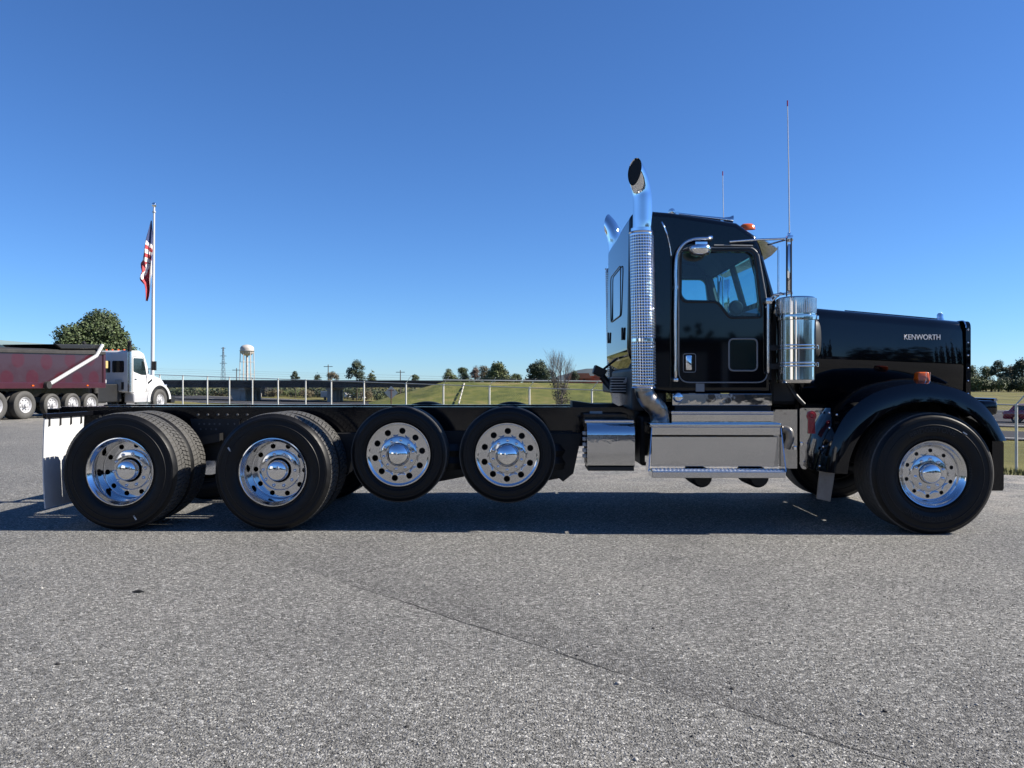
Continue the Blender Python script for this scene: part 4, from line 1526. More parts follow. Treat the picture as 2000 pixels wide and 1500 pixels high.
mb.lathe([(.001, .035), (.02, .032), (.03, .015), (.03, -.01), (.036, -.03), (.04, -.05)], 16, 'z', (c.x, 0, secs[5][9][2] + .02))
mb.build('hood_ornament', M['chrome'], truck, smooth=50)
# grille shell with bars
gx0, gx1 = XH1 - .005, LX(1892, -.62)
gz0, gz1 = LZ(768, -.62, 1888), LZ(628, -.62, 1888)
out = rounded([(-.655, gz0 - .2), (.655, gz0 - .2), (.655, gz1 + .005), (-.655, gz1 + .005)], [.02, .02, .07, .07], 5)
inn = rounded([(-.58, gz0 - .12), (.58, gz0 - .12), (.58, gz1 - .09), (-.58, gz1 - .09)], [.02, .02, .05, .05], 5)
mb = MB()
mb.loft([[(gx0, y, z) for y, z in out], [(gx1, y, z) for y, z in out], [(gx1, y, z) for y, z in inn], [(gx0 + .01, y, z) for y, z in inn]], True)
gr = mb.build('grille_shell', M['paint'], truck, smooth=30)
mb = MB(); mb.tube([(gx0 - .002, y, z + .004) for y, z in out], .006, 6)
mb.build('grille_trim', M['chrome'], gr, smooth=50)
for k in range(6):
    for s_ in (-1, 1):
        mb = MB(); mb.lathe([(.001, .006), (.007, .004), (.009, 0)], 8, 'z'); o = mb.build('grille_rivet', M['chrome'], gr, smooth=50)
        o.location = (gx0 + .02, s_ * .655, gz1 - .08 - k * .12); o.rotation_euler = (math.radians(90) * (1 if s_ < 0 else -1), 0, 0)
for k in range(12):
    mb = MB(); y_ = -.53 + k * 1.06 / 11
    mb.bb(gx0 + .006, gx1 - .006, y_ - .008, y_ + .008, gz0 - .13, gz1 - .08)
    mb.build('grille_bar', M['chrome'], gr)
mb = MB(); mb.bb(gx0 - .05, gx0 + .003, -.6, .6, gz0 - .13, gz1 - .08); mb.build('radiator', M['under'], gr)
# nameplate on both hood sides
def hood_name(side):
    c = L(1801, 659, -.69)
    w_ = L(1838, 659, -.69).x - L(1763.5, 659, -.69).x
    me = text_mesh('KENWORTH', .05, .004)
    xs_ = [v.co.x for v in me.vertices]; zs_ = [v.co.z for v in me.vertices]
    me.transform(Matrix.Diagonal((w_ / (max(xs_) - min(xs_)), 1, .0495 / (max(zs_) - min(zs_)), 1)))
    me.materials.append(M['name_white'])
    t = (c.x - XH0) / (XH1 - XH0)
    hw = .80 + (.64 - .80) * t
    ang = math.atan2(.80 - .64, XH1 - XH0)
    o = place('nameplate', me, truck, (c.x, side * (hw + .008), c.z), (0, 0, ang if side < 0 else math.pi - ang))
for s_ in (-1, 1): hood_name(s_)

# --- fenders
lip_px = [(1655, 926), (1661, 893), (1677, 857), (1703, 826), (1744, 799), (1798, 785), (1850, 789), (1890, 806), (1920, 830), (1944, 862)]
crn_px = [(1590, 918), (1598, 872), (1613, 828), (1641, 788), (1690, 756), (1760, 740), (1828, 744), (1882, 763), (1922, 800), (1953, 858)]
def fender(side):
    lip = spline([L(px, py, -1.25) for px, py in lip_px], 44)
    crn = spline([L(px, py, -1.06) for px, py in crn_px], 44)
    loops = []
    for a, c in zip(lip, crn):
        def Y(y, p): return Vector((p.x, side * abs(y), p.z))
        mid = c * .70 + a * .30
        ctr = Vector((3.66, 0, .52))
        outw = Vector((c.x - ctr.x, 0, c.z - ctr.z)).normalized()
        lp = [Y(.60, c - outw * .05), Y(.85, c - outw * .012), Y(1.00, c), Y(1.12, c - outw * .012 + (a - c) * .04), Y(1.21, c + (a - c) * .22), Y(1.243, c + (a - c) * .5), Y(1.25, c + (a - c) * .8), Y(1.252, a),
              Y(1.225, a - outw * .006), Y(1.21, c + (a - c) * .55), Y(1.16, c + (a - c) * .3 - outw * .02), Y(.60, c - outw * .10)]
        loops.append(lp)
    mb = MB(); mb.loft(loops, True, True)
    f = mb.build('fender', M['paint'], truck, smooth=40)
    # bright fixings along the rear edge
    for px, py, yl in ((1622, 803, -1.0), (1636, 816, -1.13), (1676, 817, -1.22), (1699, 792, -1.22), (1627, 840, -1.13), (1609, 877, -1.1), (1603, 913, -1.1)):
        c = L(px, py, yl); c.y = side * abs(yl) * 1.0
        best = min(loops, key=lambda lp: min((v - c).length for v in lp))
        v = min(best, key=lambda v: (v - c).length)
        mb = MB(); mb.lathe([(.001, .012), (.008, .008), (.011, 0)], 10, 'z', (0, 0, 0))
        o = mb.build('fender_bolt', M['chrome'], f, smooth=60)
        nrm = Vector((v.x - 3.66, side * .6, v.z - .52)).normalized()
        o.location = v + nrm * .0; o.rotation_euler = nrm.to_track_quat('Z', 'Y').to_euler()
    # side marker
    c = L(1800, 737, -1.03); c.y = side * 1.03
    mb = MB(); mb.box((c.x, c.y, c.z - .01), (.105, .11, .115), taper=(.92, .8))
    lamp = mb.build('marker_lamp', M['amber'], truck, bevel=.014, segs=3, smooth=40)
    mb = MB(); mb.box((c.x, c.y, c.z - .072), (.125, .12, .02)); mb.build('lamp_base', M['chrome'], lamp, bevel=.004)
    mb = MB(); pts = [(c.x + .012, c.y - side * -.05, c.z - .06), (c.x + .012, c.y + side * .055, c.z + .045), (c.x + .048, c.y + side * .055, c.z + .045), (c.x + .048, c.y + side * .05, c.z - .06)]
    mb.tube(pts, .003, 6); mb.build('lamp_guard', M['chrome'], lamp)
    # head lamp pod
    a = L(1904, 786, -.98); b2 = L(1933, 800, -.98)
    mb = MB()
    mb.box(((a.x + b2.x) / 2 - .03, side * .95, a.z - .045), (b2.x - a.x + .02, .40, .13))
    hp = mb.build('headlamp_pod', M['paint'], truck, bevel=.035, segs=3, smooth=40)
    for y_ in (.86, 1.04):
        mb = MB(); mb.lathe([(.001, 0), (.07, .004), (.078, -.008), (.08, -.03), (.001, -.03)], 20, 'z')
        o = mb.build('headlamp', M['lens'], hp, smooth=40, loc=(b2.x - .015, side * y_, a.z - .045), rot=(0, math.radians(90), 0))
    mb = MB(); mb.tube([(b2.x - .03, side * .78, a.z + .025), (b2.x - .03, side * 1.12, a.z + .025)], .016, 8)
    mb.build('headlamp_trim', M['chrome'], hp, smooth=50)
    # splash flap under the rear end of the fender
    yl = -1.10
    pp = poly_px([(1601, 921), (1595, 974), (1622, 980), (1629, 938), (1633, 906), (1615, 904)], yl)
    mb = MB(); mb.prism(pp, side * 1.10, side * 1.085)
    mb.build('splash_flap', M['brushed_dark'], truck, bevel=.003)
    # inner wheel-house
    mb = MB()
    mb.prism([(2.74, .62), (4.12, .62), (4.12, 1.30), (2.80, 1.30)], side * .46, side * .53)
    mb.prism([(2.72, .60), (2.92, .60), (3.1, 1.1), (3.3, 1.24), (4.0, 1.24), (4.2, 1.0), (4.24, 1.0), (4.1, 1.30), (2.8, 1.30)], side * .53, side * .66)
    mb.build('wheel_house', M['under'], truck)
M['brushed_dark'] = nmat('dull_flap_sheet', (.16, .155, .15), .38, .5, var=.2, var_scale=9, rvar=.1)
for s_ in (-1, 1): fender(s_)
# bumper
bx0, bx1 = LX(1936, -1.22), LX(1958.5, -1.22)
mb = MB()
lo = []
for y, sw in ((-1.235, .0), (-1.1, .02), (-.7, .06), (0, .10), (.7, .06), (1.1, .02), (1.235, 0)):
    z0, z1 = LZ(958, -1.22, 1950), LZ(861, -1.22, 1950)
    lo.append([(bx0 + sw, y, z0), (bx1 - .01 + sw, y, z0), (bx1 + sw, y, z0 + .02), (bx1 + sw, y, z1 - .02), (bx1 - .012 + sw, y, z1), (bx0 + sw, y, z1)])
mb.loft(lo, True, True)
mb.build('front_bumper', M['paint'], truck, smooth=30)

# --- panels under the cab, steps and boxes
def skirt(side):
    Y = lambda a: side * a
    def bxp(name, px0, px1, py0, py1, y0, y1, mat, bev=.004, par=truck, yl=None):
        yl = -max(y0, y1) if yl is None else yl
        a, b_ = L(px0, py0, yl), L(px1, py1, yl)
        mb = MB(); mb.bb(a.x, b_.x, Y(y0), Y(y1), b_.z, a.z)
        return mb.build(name, mat, par, bevel=bev)
    bxp('sill_trim', 1313, 1508, 769, 792, .90, .955, M['wavy'], .004)
    bxp('sill_support', 1318, 1506, 792, 806, .6, .93, M['under'])
    # cab vent cap
    c = L(1325, 776, -.97)
    mb = MB(); mb.lathe([(.001, -.03), (.03, -.028), (.042, -.02), (.048, 0)], 20); 
    o = mb.build('vent_cap', M['chrome'], truck, smooth=40)
    if side > 0: o.rotation_euler = (0, 0, math.pi)
    o.location = (c.x, Y(.955), c.z)
    bxp('badge', 1359, 1376, 749, 765, .950, .962, M['seal'], .003)
    # upper deck: bright lip, standing sheet, ledge
    d = bxp('upper_step', 1311, 1511, 803, 809, .78, 1.06, M['alu'], .004)
    bxp('upper_riser', 1312, 1511, 809, 829, .98, 1.02, M['wavy'], .003)
    a, b_ = L(1270, 826, -1.16), L(1526, 834, -1.16)
    mb = MB(); mb.bb(a.x, b_.x, Y(.72), Y(1.165), b_.z - .0, a.z)
    lid = mb.build('tool_box_lid', M['alu'], truck, bevel=.008, segs=3, smooth=40)
    q = L(1290, 833, -1.17); q2 = L(1525, 850, -1.17)
    mb = MB(); mb.bb(a.x + .01, b_.x - .01, Y(.75), Y(1.16), q2.z, b_.z - .001)
    mb.build('tool_box_rail', M['wavy'], truck, bevel=.003)
    q3 = L(1525, 912, -1.16)
    mb = MB(); mb.bb(a.x + .015, b_.x - .015, Y(.75), Y(1.135), q3.z, q2.z - .016)
    mb.build('tool_box', M['box_sheet'], truck, bevel=.004)
    # tread of the lower step with punched teeth
    yl = -1.30
    t0, t1 = L(1274, 921, yl), L(1535, 934, yl)
    mb = MB(); mb.bb(t0.x, t1.x, Y(1.08), Y(1.30), t1.z, t0.z)
    st = mb.build('lower_step', M['brushed'], truck, bevel=.005)
    mb = MB(); mb.bb(t0.x + .01, t1.x - .01, Y(1.09), Y(1.285), t0.z, t0.z + .004); mb.build('tread_plate', M['tread_plate'], st)
    mb = MB()
    k = 0
    x = t0.x + .03
    while x < t1.x - .03:
        for y in (1.12, 1.16, 1.20, 1.24, 1.275):
            mb.lathe([(.012, t0.z + .004), (.009, t0.z + .010), (.004, t0.z + .010)], 6, 'z', (x + (.015 if int(y * 100) % 8 else 0), Y(y), 0))
        x += .035
    tag(mb.build('tread_teeth', M['tread_plate'], st), kind='stuff')
    for px_, px2 in ((1272, 1266), (1526, 1536)):
        c0 = L(px_, 836, -1.16); c1 = L(px2, 920, -1.29)
        mb = MB()
        s0 = -1 if px_ < 1400 else 1
        xa, xb = c0.x, c1.x
        mb.add([(xa, Y(1.165), c0.z), (xb, Y(1.295), t0.z), (xb, Y(1.13), t0.z), (xa, Y(1.13), c0.z),
                (xa - s0 * .008, Y(1.165), c0.z), (xb - s0 * .008, Y(1.295), t0.z), (xb - s0 * .008, Y(1.13), t0.z), (xa - s0 * .008, Y(1.13), c0.z)],
               [(0, 1, 2, 3), (7, 6, 5, 4), (0, 4, 5, 1), (1, 5, 6, 2), (2, 6, 7, 3), (3, 7, 4, 0)])
        mb.build('step_bracket', M['alu'], truck)
    # polished cowl panels ahead of the step
    pp = poly_px([(1511, 800), (1557, 800), (1557, 915), (1540, 915), (1511, 905)], -.93)
    mb = MB(); mb.prism(pp, Y(.93), Y(.915)); mb.build('cowl_panel', M['cowl'], truck)
    pp = rounded(poly_px([(1562, 797), (1640, 797), (1626, 840), (1612, 918), (1566, 916), (1562, 905)], -.93), .02, 3)
    mb = MB(); mb.prism(pp, Y(.93), Y(.915)); mb.build('cowl_panel', M['cowl'], truck)
    # red tow-eye shaped emblem
    e = []
    c = L(1585, 820, -.935)
    mb = MB()
    sc = .0046
    body = [(-7, -27), (7, -27), (6.5, 0)]
    head = [(9.6 * math.cos(a), 8 + 10 * math.sin(a)) for a in [math.radians(-20 + i * 22) for i in range(11)]]
    poly = [(-6.5, 0), (-7, -27), (7, -27), (6.5, 0)] + head
    mb.prism([(c.x + u * sc, c.z + v * sc) for u, v in poly], Y(.930), Y(.942))
    em = mb.build('red_emblem', M['red_enamel'], truck, bevel=.002)
    for u in (-4, 0, 4):
        mb = MB(); mb.box((c.x + u * sc, Y(.943), c.z - 15 * sc), (.006, .006, .095)); mb.build('emblem_rib', M['red_enamel'], em, bevel=.002)
    mb = MB(); mb.lathe([(.018, .0), (.022, -.006), (.026, 0)], 16); o = mb.build('emblem_ring', M['red_enamel'], em, smooth=50)
    o.location = (c.x, Y(.942), c.z + 9 * sc); o.rotation_euler = (0, 0, 0 if side < 0 else math.pi)
    # filler elbow and clamps in front of the step
    mb = MB()
    pts = [L(1530, 838, -.98), L(1541, 842, -1.0), L(1543, 858, -1.0), L(1536, 875, -.98)]
    for p in pts: p.y = Y(-p.y)
    mb.tube(spline(pts, 12), .035, 12)
    mb.build('filler_elbow', M['brushed_dark'], truck, smooth=50)
    for px, py in ((1547, 868), (1553, 875), (1565, 867)):
        c = L(px, py, -.95); mb = MB(); mb.box((c.x, Y(.95), c.z), (.03, .03, .035)); mb.build('clamp', M['chrome'], truck, bevel=.006)
skirt(-1); skirt(1)

# --- chrome box behind the cab (near side) with hinged curved lid
def side_box():
    yl = -1.14
    a, b_ = L(1147, 828, yl), L(1240, 912, yl)
    za, zb = a.z, b_.z
    prof = [(-.74, zb), (-1.12, zb), (-1.135, zb + .012), (-1.14, zb + .05), (-1.14, za - .10)]
    for k in range(7):
        t = k / 6 * math.pi / 2
        prof.append((-1.06 - .08 * math.cos(t), za - .10 + .10 * math.sin(t)))
    prof += [(-.74, za)]
    mb = MB()
    mb.loft([[(a.x, y, z) for y, z in prof], [(b_.x, y, z) for y, z in prof]], True, True)
    o = mb.build('side_box', M['box_sheet'], truck, smooth=40, bevel=.0)
    mb = MB(); mb.bb(a.x - .012, b_.x + .012, -1.0, -.7, za + .0, za + .028); mb.build('box_lid', M['alu'], o, bevel=.006)
    mb = MB(); mb.bb(a.x + .008, b_.x - .008, -1.142, -.75, zb - .035, zb - .001); mb.build('box_foot', M['rubber_mat'], o)
    c0, c1 = L(1140, 808, -.66), L(1226, 829, -.66)
    mb = MB(); mb.bb(c0.x, c1.x, -.66, -.5, c1.z - .02, c0.z); mb.build('rear_box', M['frame'], truck, bevel=.006)
    for i in range(5):
        c = L(1141, 846 + i * 11, -1.0)
        mb = MB(); mb.box((c.x, -1.0, c.z), (.03, .06, .03)); mb.build('box_hinge', M['galv'], o, bevel=.004)
side_box()

# --- exhaust stacks
def stack(side):
    yc = 1.08
    c_t, c_b = L(1253, 455, -yc), L(1258, 757, -yc)
    Yv = lambda v: Vector((v.x, side * yc, v.z))
    c_t, c_b = Yv(c_t), Yv(c_b)
    r = .086
    up = (c_t - c_b).normalized()
    xa = Yv(L(1255, 430, -yc))
    pts = [c_b - up * .02, c_b + up * .6, c_t]
    top = spline([Yv(L(1255, 440, -yc)), Yv(L(1255, 395, -yc)), Yv(L(1253.5, 376, -yc)) + Vector((0, 0, 0)), Yv(L(1249, 358, -yc)) + Vector((0, side * .015, 0)),
                  Yv(L(1241, 341, -yc)) + Vector((0, side * .045, 0)), Yv(L(1230, 326, -yc)) + Vector((0, side * .085, 0))], 26)
    mb = MB()
    o_ = Yv(L(1237, 336, -yc)) + Vector((0, side * .05, 0))
    nrm = Vector((-.80, side * .58, .10)).normalized()
    d_end = (top[-1] - top[-3]).normalized()
    top2 = top + [top[-1] + d_end * .10, top[-1] + d_end * .25]
    def cut_pipe(rad, off, name, mat, par, fill):
        q = MB(); q.tube([pts[-1]] + top2, [rad * .93] + [rad] * len(top2), 40, caps=False)
        me_ = q.mesh(name, mat)
        bm_ = bmesh.new(); bm_.from_mesh(me_)
        res = bmesh.ops.bisect_plane(bm_, geom=bm_.verts[:] + bm_.edges[:] + bm_.faces[:], plane_co=o_ - nrm * off, plane_no=nrm, clear_outer=True)
        if fill:
            ed_ = [g for g in res['geom_cut'] if isinstance(g, bmesh.types.BMEdge)]
            bmesh.ops.holes_fill(bm_, edges=ed_, sides=0)
        bm_.to_mesh(me_); bm_.free()
        return place(name, smooth_me(me_, 50), par)
    p = cut_pipe(r, 0, 'exhaust_stack', M['chrome'], truck, False)
    cut_pipe(r * .955, .006, 'pipe_bore', M['soot'], p, True)
    mb = MB(); mb.tube(pts, r * .93, 28, caps=False); mb.build('inner_pipe', M['under'], p, smooth=50)
    # punched heat shield
    R = .106
    h = (c_t - c_b).length
    nc, nr = 16, 54
    arc0, arc1 = math.radians(-12), math.radians(192)
    mb = MB()
    vs_, fs = [], []
    m = 8
    for i in range(nc):
        for j in range(nr):
            a0_, a1_ = arc0 + (arc1 - arc0) * i / nc, arc0 + (arc1 - arc0) * (i + 1) / nc
            z0, z1 = h * j / nr, h * (j + 1) / nr
            ac, zc = (a0_ + a1_) / 2, (z0 + z1) / 2
            O = [(a0_, z0), (ac, z0), (a1_, z0), (a1_, zc), (a1_, z1), (ac, z1), (a0_, z1), (a0_, zc)]
            solid = (j == 0 or j == nr - 1 or j == 16)
            if solid:
                H = None
            else:
                hw_, hh_ = (a1_ - a0_) * .32, (z1 - z0) * .32
                H = [(ac - hw_ * .75, zc - hh_ * .75), (ac, zc - hh_), (ac + hw_ * .75, zc - hh_ * .75), (ac + hw_, zc), (ac + hw_ * .75, zc + hh_ * .75), (ac, zc + hh_), (ac - hw_ * .75, zc + hh_ * .75), (ac - hw_, zc)]
            b0 = len(vs_)
            rr = R * (1.03 if solid else 1)
            for a, zz in O:
                vs_.append(c_b + up * zz + Vector((R * math.cos(a), side * R * math.sin(a), 0)))
            if H:
                for a, zz in H:
                    vs_.append(c_b + up * zz + Vector((R * math.cos(a), side * R * math.sin(a), 0)))
                for q in range(8):
                    w = (q + 1) % 8
                    fs.append((b0 + q, b0 + w, b0 + 8 + w, b0 + 8 + q))
            else:
                fs.append(tuple(b0 + q for q in range(8)))
    mb.add(vs_, fs)
    s = mb.build('heat_shield', M['chrome'], p, smooth=50)
    md_ = s.modifiers.new('wall', 'SOLIDIFY'); md_.thickness = .002
    for hh in (.0, h):
        mb = MB()
        ring = [c_b + up * hh + Vector((R * math.cos(a), side * R * math.sin(a), 0)) for a in [arc0 + (arc1 - arc0) * k / 30 for k in range(31)]]
        mb.tube(ring, .007, 6); mb.build('shield_rim', M['chrome'], p, smooth=50)
    mb = MB(); mb.lathe([(r * .95, -.02), (r * 1.10, -.018), (r * 1.10, .018), (r * .95, .02)], 30, 'z', c_t - up * .0 + Vector((0, 0, .02))); mb.build('stack_clamp', M['chrome'], p, smooth=40)
    el = spline([Yv(L(1258, 752, -yc)), Yv(L(1259, 765, -yc)), Yv(L(1265, 779, -yc)), Yv(L(1277, 791, -yc)) + Vector((0, -side * .02, 0)), Yv(L(1288, 804, -yc)) + Vector((0, -side * .05, 0)), Yv(L(1292, 820, -yc)) + Vector((0, -side * .08, 0)), Yv(L(1292, 845, -yc)) + Vector((0, -side * .1, 0))], 30)
    mb = MB(); mb.tube(el, [r * (1.0 + .02 * math.sin(k * 1.9)) for k in range(30)], 24)
    mb.build('exhaust_elbow', M['steel'], truck, smooth=60)
    c = Yv(L(1292, 838, -yc)); mb = MB()
    for k in range(3):
        mb.lathe([(r * 1.0, -.008), (r * 1.09, 0), (r * 1.0, .008)], 24, 'z', c + Vector((0, -side * .1, -.02 + k * .022)))
    mb.build('elbow_clamp', M['steel'], truck, smooth=50)
    mb = MB(); a = c_b + up * h * .68
    mb.box((a.x + .05, side * .98, a.z), (.08, .14, .05)); a = c_b + up * h * .2; mb.box((a.x + .05, side * .98, a.z), (.08, .14, .05))
    mb.build('stack_mount', M['under'], truck)
stack(-1); stack(1)

# --- clutter behind the cab
a = L(1170, 728, -.1)
mb = MB(); mb.box((a.x, -.1, a.z + .01), (.11, .16, .09), Matrix.Rotation(.45, 3, 'Y'), taper=(1.25, 1.1))
wl = mb.build('work_lamp', M['under'], truck, bevel=.01)
mb = MB(); mb.tube([L(1178, 722, -.1), L(1190, 712, -.1), L(1206, 700, -.1)], .012, 8); mb.build('lamp_arm', M['under'], wl, smooth=50)
mb = MB()
mb.tube(spline([L(1176, 735, -.2), L(1186, 748, -.2), L(1200, 762, -.25), L(1216, 772, -.3)], 12), .035, 8)
mb.build('hose_arm', M['under'], truck, smooth=50)
a, b_ = L(1188, 736, -.45), L(1240, 768, -.45)
mb = MB(); mb.bb(a.x + .03, b_.x + .05, -.45, .45, b_.z, a.z)
dp = mb.build('rear_cooler', M['under'], truck, bevel=.02)
for k in range(6):
    mb = MB(); mb.box(((a.x + b_.x) / 2 - .02, -.455, b_.z + .02 + k * .026), (b_.x - a.x - .08, .012, .008)); mb.build('cooler_fin', M['galv'], dp)
c = L(1226, 741, -.5); mb = MB(); mb.prism([(c.x - .04, c.z - .03), (c.x + .04, c.z - .03), (c.x, c.z + .035)], -.50, -.46); mb.build('warning_plate', M['galv'], truck)
pp = poly_px([(1196, 765), (1231, 772), (1228, 788), (1208, 793), (1196, 786)], -.42)
mb = MB(); mb.prism(pp, -.42, -.41); mb.build('gusset', M['brushed'], truck)
mb = MB(); mb.prism(poly_px([(1118, 783), (1160, 789), (1230, 789), (1230, 796), (1118, 796)], -.2), -.2, .2); mb.build('deck_plate', M['under'], truck)
for yy, px0 in ((-.1, 1240), (.1, 1236)):
    mb = MB()
    mb.tube(spline([L(1238, 770, yy), L(1225, 790, yy), L(1245, 812, yy), L(1262, 860, yy), L(1240, 900, yy)], 20), .022, 8)
    mb.build('air_hose', M['rubber_mat'], truck, smooth=50)
mb = MB(); mb.bb(LX(1232, -.8), LX(1300, -.8), -.85, .85, 1.05, 1.45); mb.build('rear_cab_support', M['under'], truck, bevel=.03)
a = L(1158, 806, -.445); mb = MB(); mb.box((a.x + .03, -.446, a.z), (.12, .006, .03)); mb.build('frame_plate', M['galv'], truck)
# dark mass between the rails under the cab
mb = MB(); mb.bb(LX(1250, -.6), LX(1560, -.6), -.62, .62, .52, 1.0); mb.build('battery_tray', M['under'], truck, bevel=.03)
# ---------------------------------------------------------------- maroon dump truck on the left
HD = math.radians(81.0)
dt = thing('dump_truck', 'white cab dump truck with maroon bed, its reflections painted as spots, and silver tarp arm', 'dump truck')
org = Vector((-17.96, 28.4, 0)) + 1.22 * Vector((-math.sin(HD), math.cos(HD), 0))
dt.location = (org.x, org.y, 0)
dt.rotation_euler = (0, 0, HD)
def D(px, py, yl=-1.22):
    """point of the dump truck's plane y = yl at an image position"""
    c_, s_ = math.cos(HD), math.sin(HD)
    dx, dz = (px - 1000) / F, (750 - py) / F
    # -s*(t*dx - ox) + c*(t - oy) = yl
    t = (yl - s_ * org.x + c_ * org.y) / (c_ - s_ * dx)
    X, Y = t * dx - org.x, t - org.y
    return Vector((c_ * X + s_ * Y, yl, CAM_H + dz * t))
# small wheels: own lighter meshes
def far_wheel_meshes(R, w, b):
    mb = MB()
    mb.lathe([(b, .03), (b + .03, .0), ((R + b) / 2, -.02), (R - .03, .0), (R, .03), (R, w - .03), (R - .03, w), (b, w)], 32)
    t = mb.mesh('tyre', M['tread'], smooth=35)
    mb = MB()
    mb.lathe([(b + .01, .02), (b, .0), (b - .03, .03), (b - .05, .06)], 32)
    holed_ring(mb, .13, b - .05, .5 * (b + .08), .030, 8, .06, .03, 3)
    mb.lathe([(.13, .06), (.12, .02), (.08, .0), (.075, -.05), (.001, -.06)], 24)
    mb.lathe([(.001, .1), (b - .03, .1)], 20)
    d = mb.mesh('far_wheel', M['silver'], smooth=35)
    return d, t
FW = far_wheel_meshes(.52, .28, .29)
FL = far_wheel_meshes(.43, .25, .27)
FS = far_wheel_meshes(.53, .32, .29)
for x, (d_, t_), z, dual in ((-1.33, FW, .52, True), (0, FW, .52, True), (1.35, FL, .50, False), (2.45, FL, .50, False), (3.5, FL, .48, False), (8.2, FS, .53, False)):
    for s_ in (-1, 1):
        w = place('wheel', d_, dt, (x, s_ * 1.22, z), (0, 0, math.pi if s_ > 0 else 0))
        place('tyre', t_, w)
        if dual:
            w = place('wheel', d_, dt, (x, s_ * .88, z), (0, 0, math.pi if s_ > 0 else 0))
            place('tyre', t_, w)
    mb = MB(); mb.cyl((x, -1.0, z), (x, 1.0, z), .08, 10); mb.build('axle', M['under'], dt, smooth=40)
for s_ in (-1, 1):
    mb = MB(); mb.bb(-2.6, 9.0, s_ * .43, s_ * .34, .80, 1.125); mb.build('frame_rail', M['frame'], dt)
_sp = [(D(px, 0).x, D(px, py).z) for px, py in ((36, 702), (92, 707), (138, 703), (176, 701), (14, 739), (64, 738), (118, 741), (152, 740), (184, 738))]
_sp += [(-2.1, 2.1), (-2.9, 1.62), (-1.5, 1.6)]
M['bed'] = bed_reflections(_sp, .30)
# bed: sloping panel, bottom rail, top rail, front post
bx0_, bx1_ = -3.3, 4.31
zb_, z1_, z2_ = 1.13, 2.45, 2.60
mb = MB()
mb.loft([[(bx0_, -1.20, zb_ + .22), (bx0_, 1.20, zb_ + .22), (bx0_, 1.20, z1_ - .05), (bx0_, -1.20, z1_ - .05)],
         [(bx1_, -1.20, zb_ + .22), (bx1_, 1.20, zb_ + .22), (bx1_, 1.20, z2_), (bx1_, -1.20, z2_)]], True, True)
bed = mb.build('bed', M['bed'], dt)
mb = MB()
mb.prism([(bx0_, zb_), (bx1_, zb_), (bx1_, zb_ + .23), (bx0_, zb_ + .23)], -1.25, 1.25)
mb.build('bed_sill', M['maroon'], bed, bevel=.02)
mb = MB()
mb.prism([(bx0_, z1_ - .08), (bx1_, z2_ - .06), (bx1_, z2_ + .07), (bx0_, z1_ + .05)], -1.26, 1.26)
mb.build('bed_rim', M['tarp'], bed, bevel=.02)
mb = MB(); mb.bb(bx1_ - .12, bx1_ + .03, -1.245, 1.245, zb_, z2_ + .02); mb.build('bed_end_post', M['maroon'], bed, bevel=.02)
# tarp and its housing
mb = MB()
t0, t1 = D(110, 672).x, D(198, 672).x
lo = []
for k in range(9):
    t = k / 8
    x = bx0_ + (bx1_ - .1 - bx0_) * t
    zz = z1_ + (z2_ - z1_) * t
    sag = .12 * math.sin(t * math.pi)
    lo.append([(x, -1.22, zz), (x, 1.22, zz), (x, .7, zz + .25 - sag), (x, -.7, zz + .25 - sag), (x, -1.1, zz + .16 - sag * .6)])
mb.loft(lo, True, True)
mb.build('tarp', M['tarp'], dt, smooth=40)
mb = MB()
a, b_ = D(110, 672), D(200, 673)
mb.prism([(a.x, a.z), (b_.x, b_.z), (b_.x - .1, D(190, 681).z), (a.x + .3, D(115, 681).z)], -1.2, 1.2)
mb.build('tarp_housing', M['rubber_mat'], dt, bevel=.03)
mb = MB()
pts = [D(97, 750, -1.33), D(188, 695, -1.33), D(200, 674, -1.30)]
mb.tube(pts, .075, 8)
ta = mb.build('tarp_arm', M['silver'], dt, smooth=40)
mb = MB(); c = D(93, 752, -1.32); mb.cyl((c.x, -1.25, c.z), (c.x, -1.40, c.z), .14, 12); mb.build('arm_pivot', M['tarp'], ta, smooth=40)
mb = MB(); c = D(205, 712, -1.2); mb.box((c.x + .1, -1.12, c.z), (.16, .2, .32)); mb.build('yellow_tag', M['yellow'], dt, bevel=.02)
mb = MB(); c = D(202, 745, -1.2); mb.box((c.x + .12, -1.15, c.z), (.10, .14, .16)); mb.build('bed_lamp', M['white_paint'], dt, bevel=.02)
mb = MB(); mb.cyl((bx1_ + .35, -.5, .9), (bx1_ + .35, -.5, 2.5), .12, 12); mb.cyl((bx1_ + .35, .5, .9), (bx1_ + .35, .5, 2.5), .12, 12); mb.build('hoist_column', M['tarp'], dt, smooth=40)
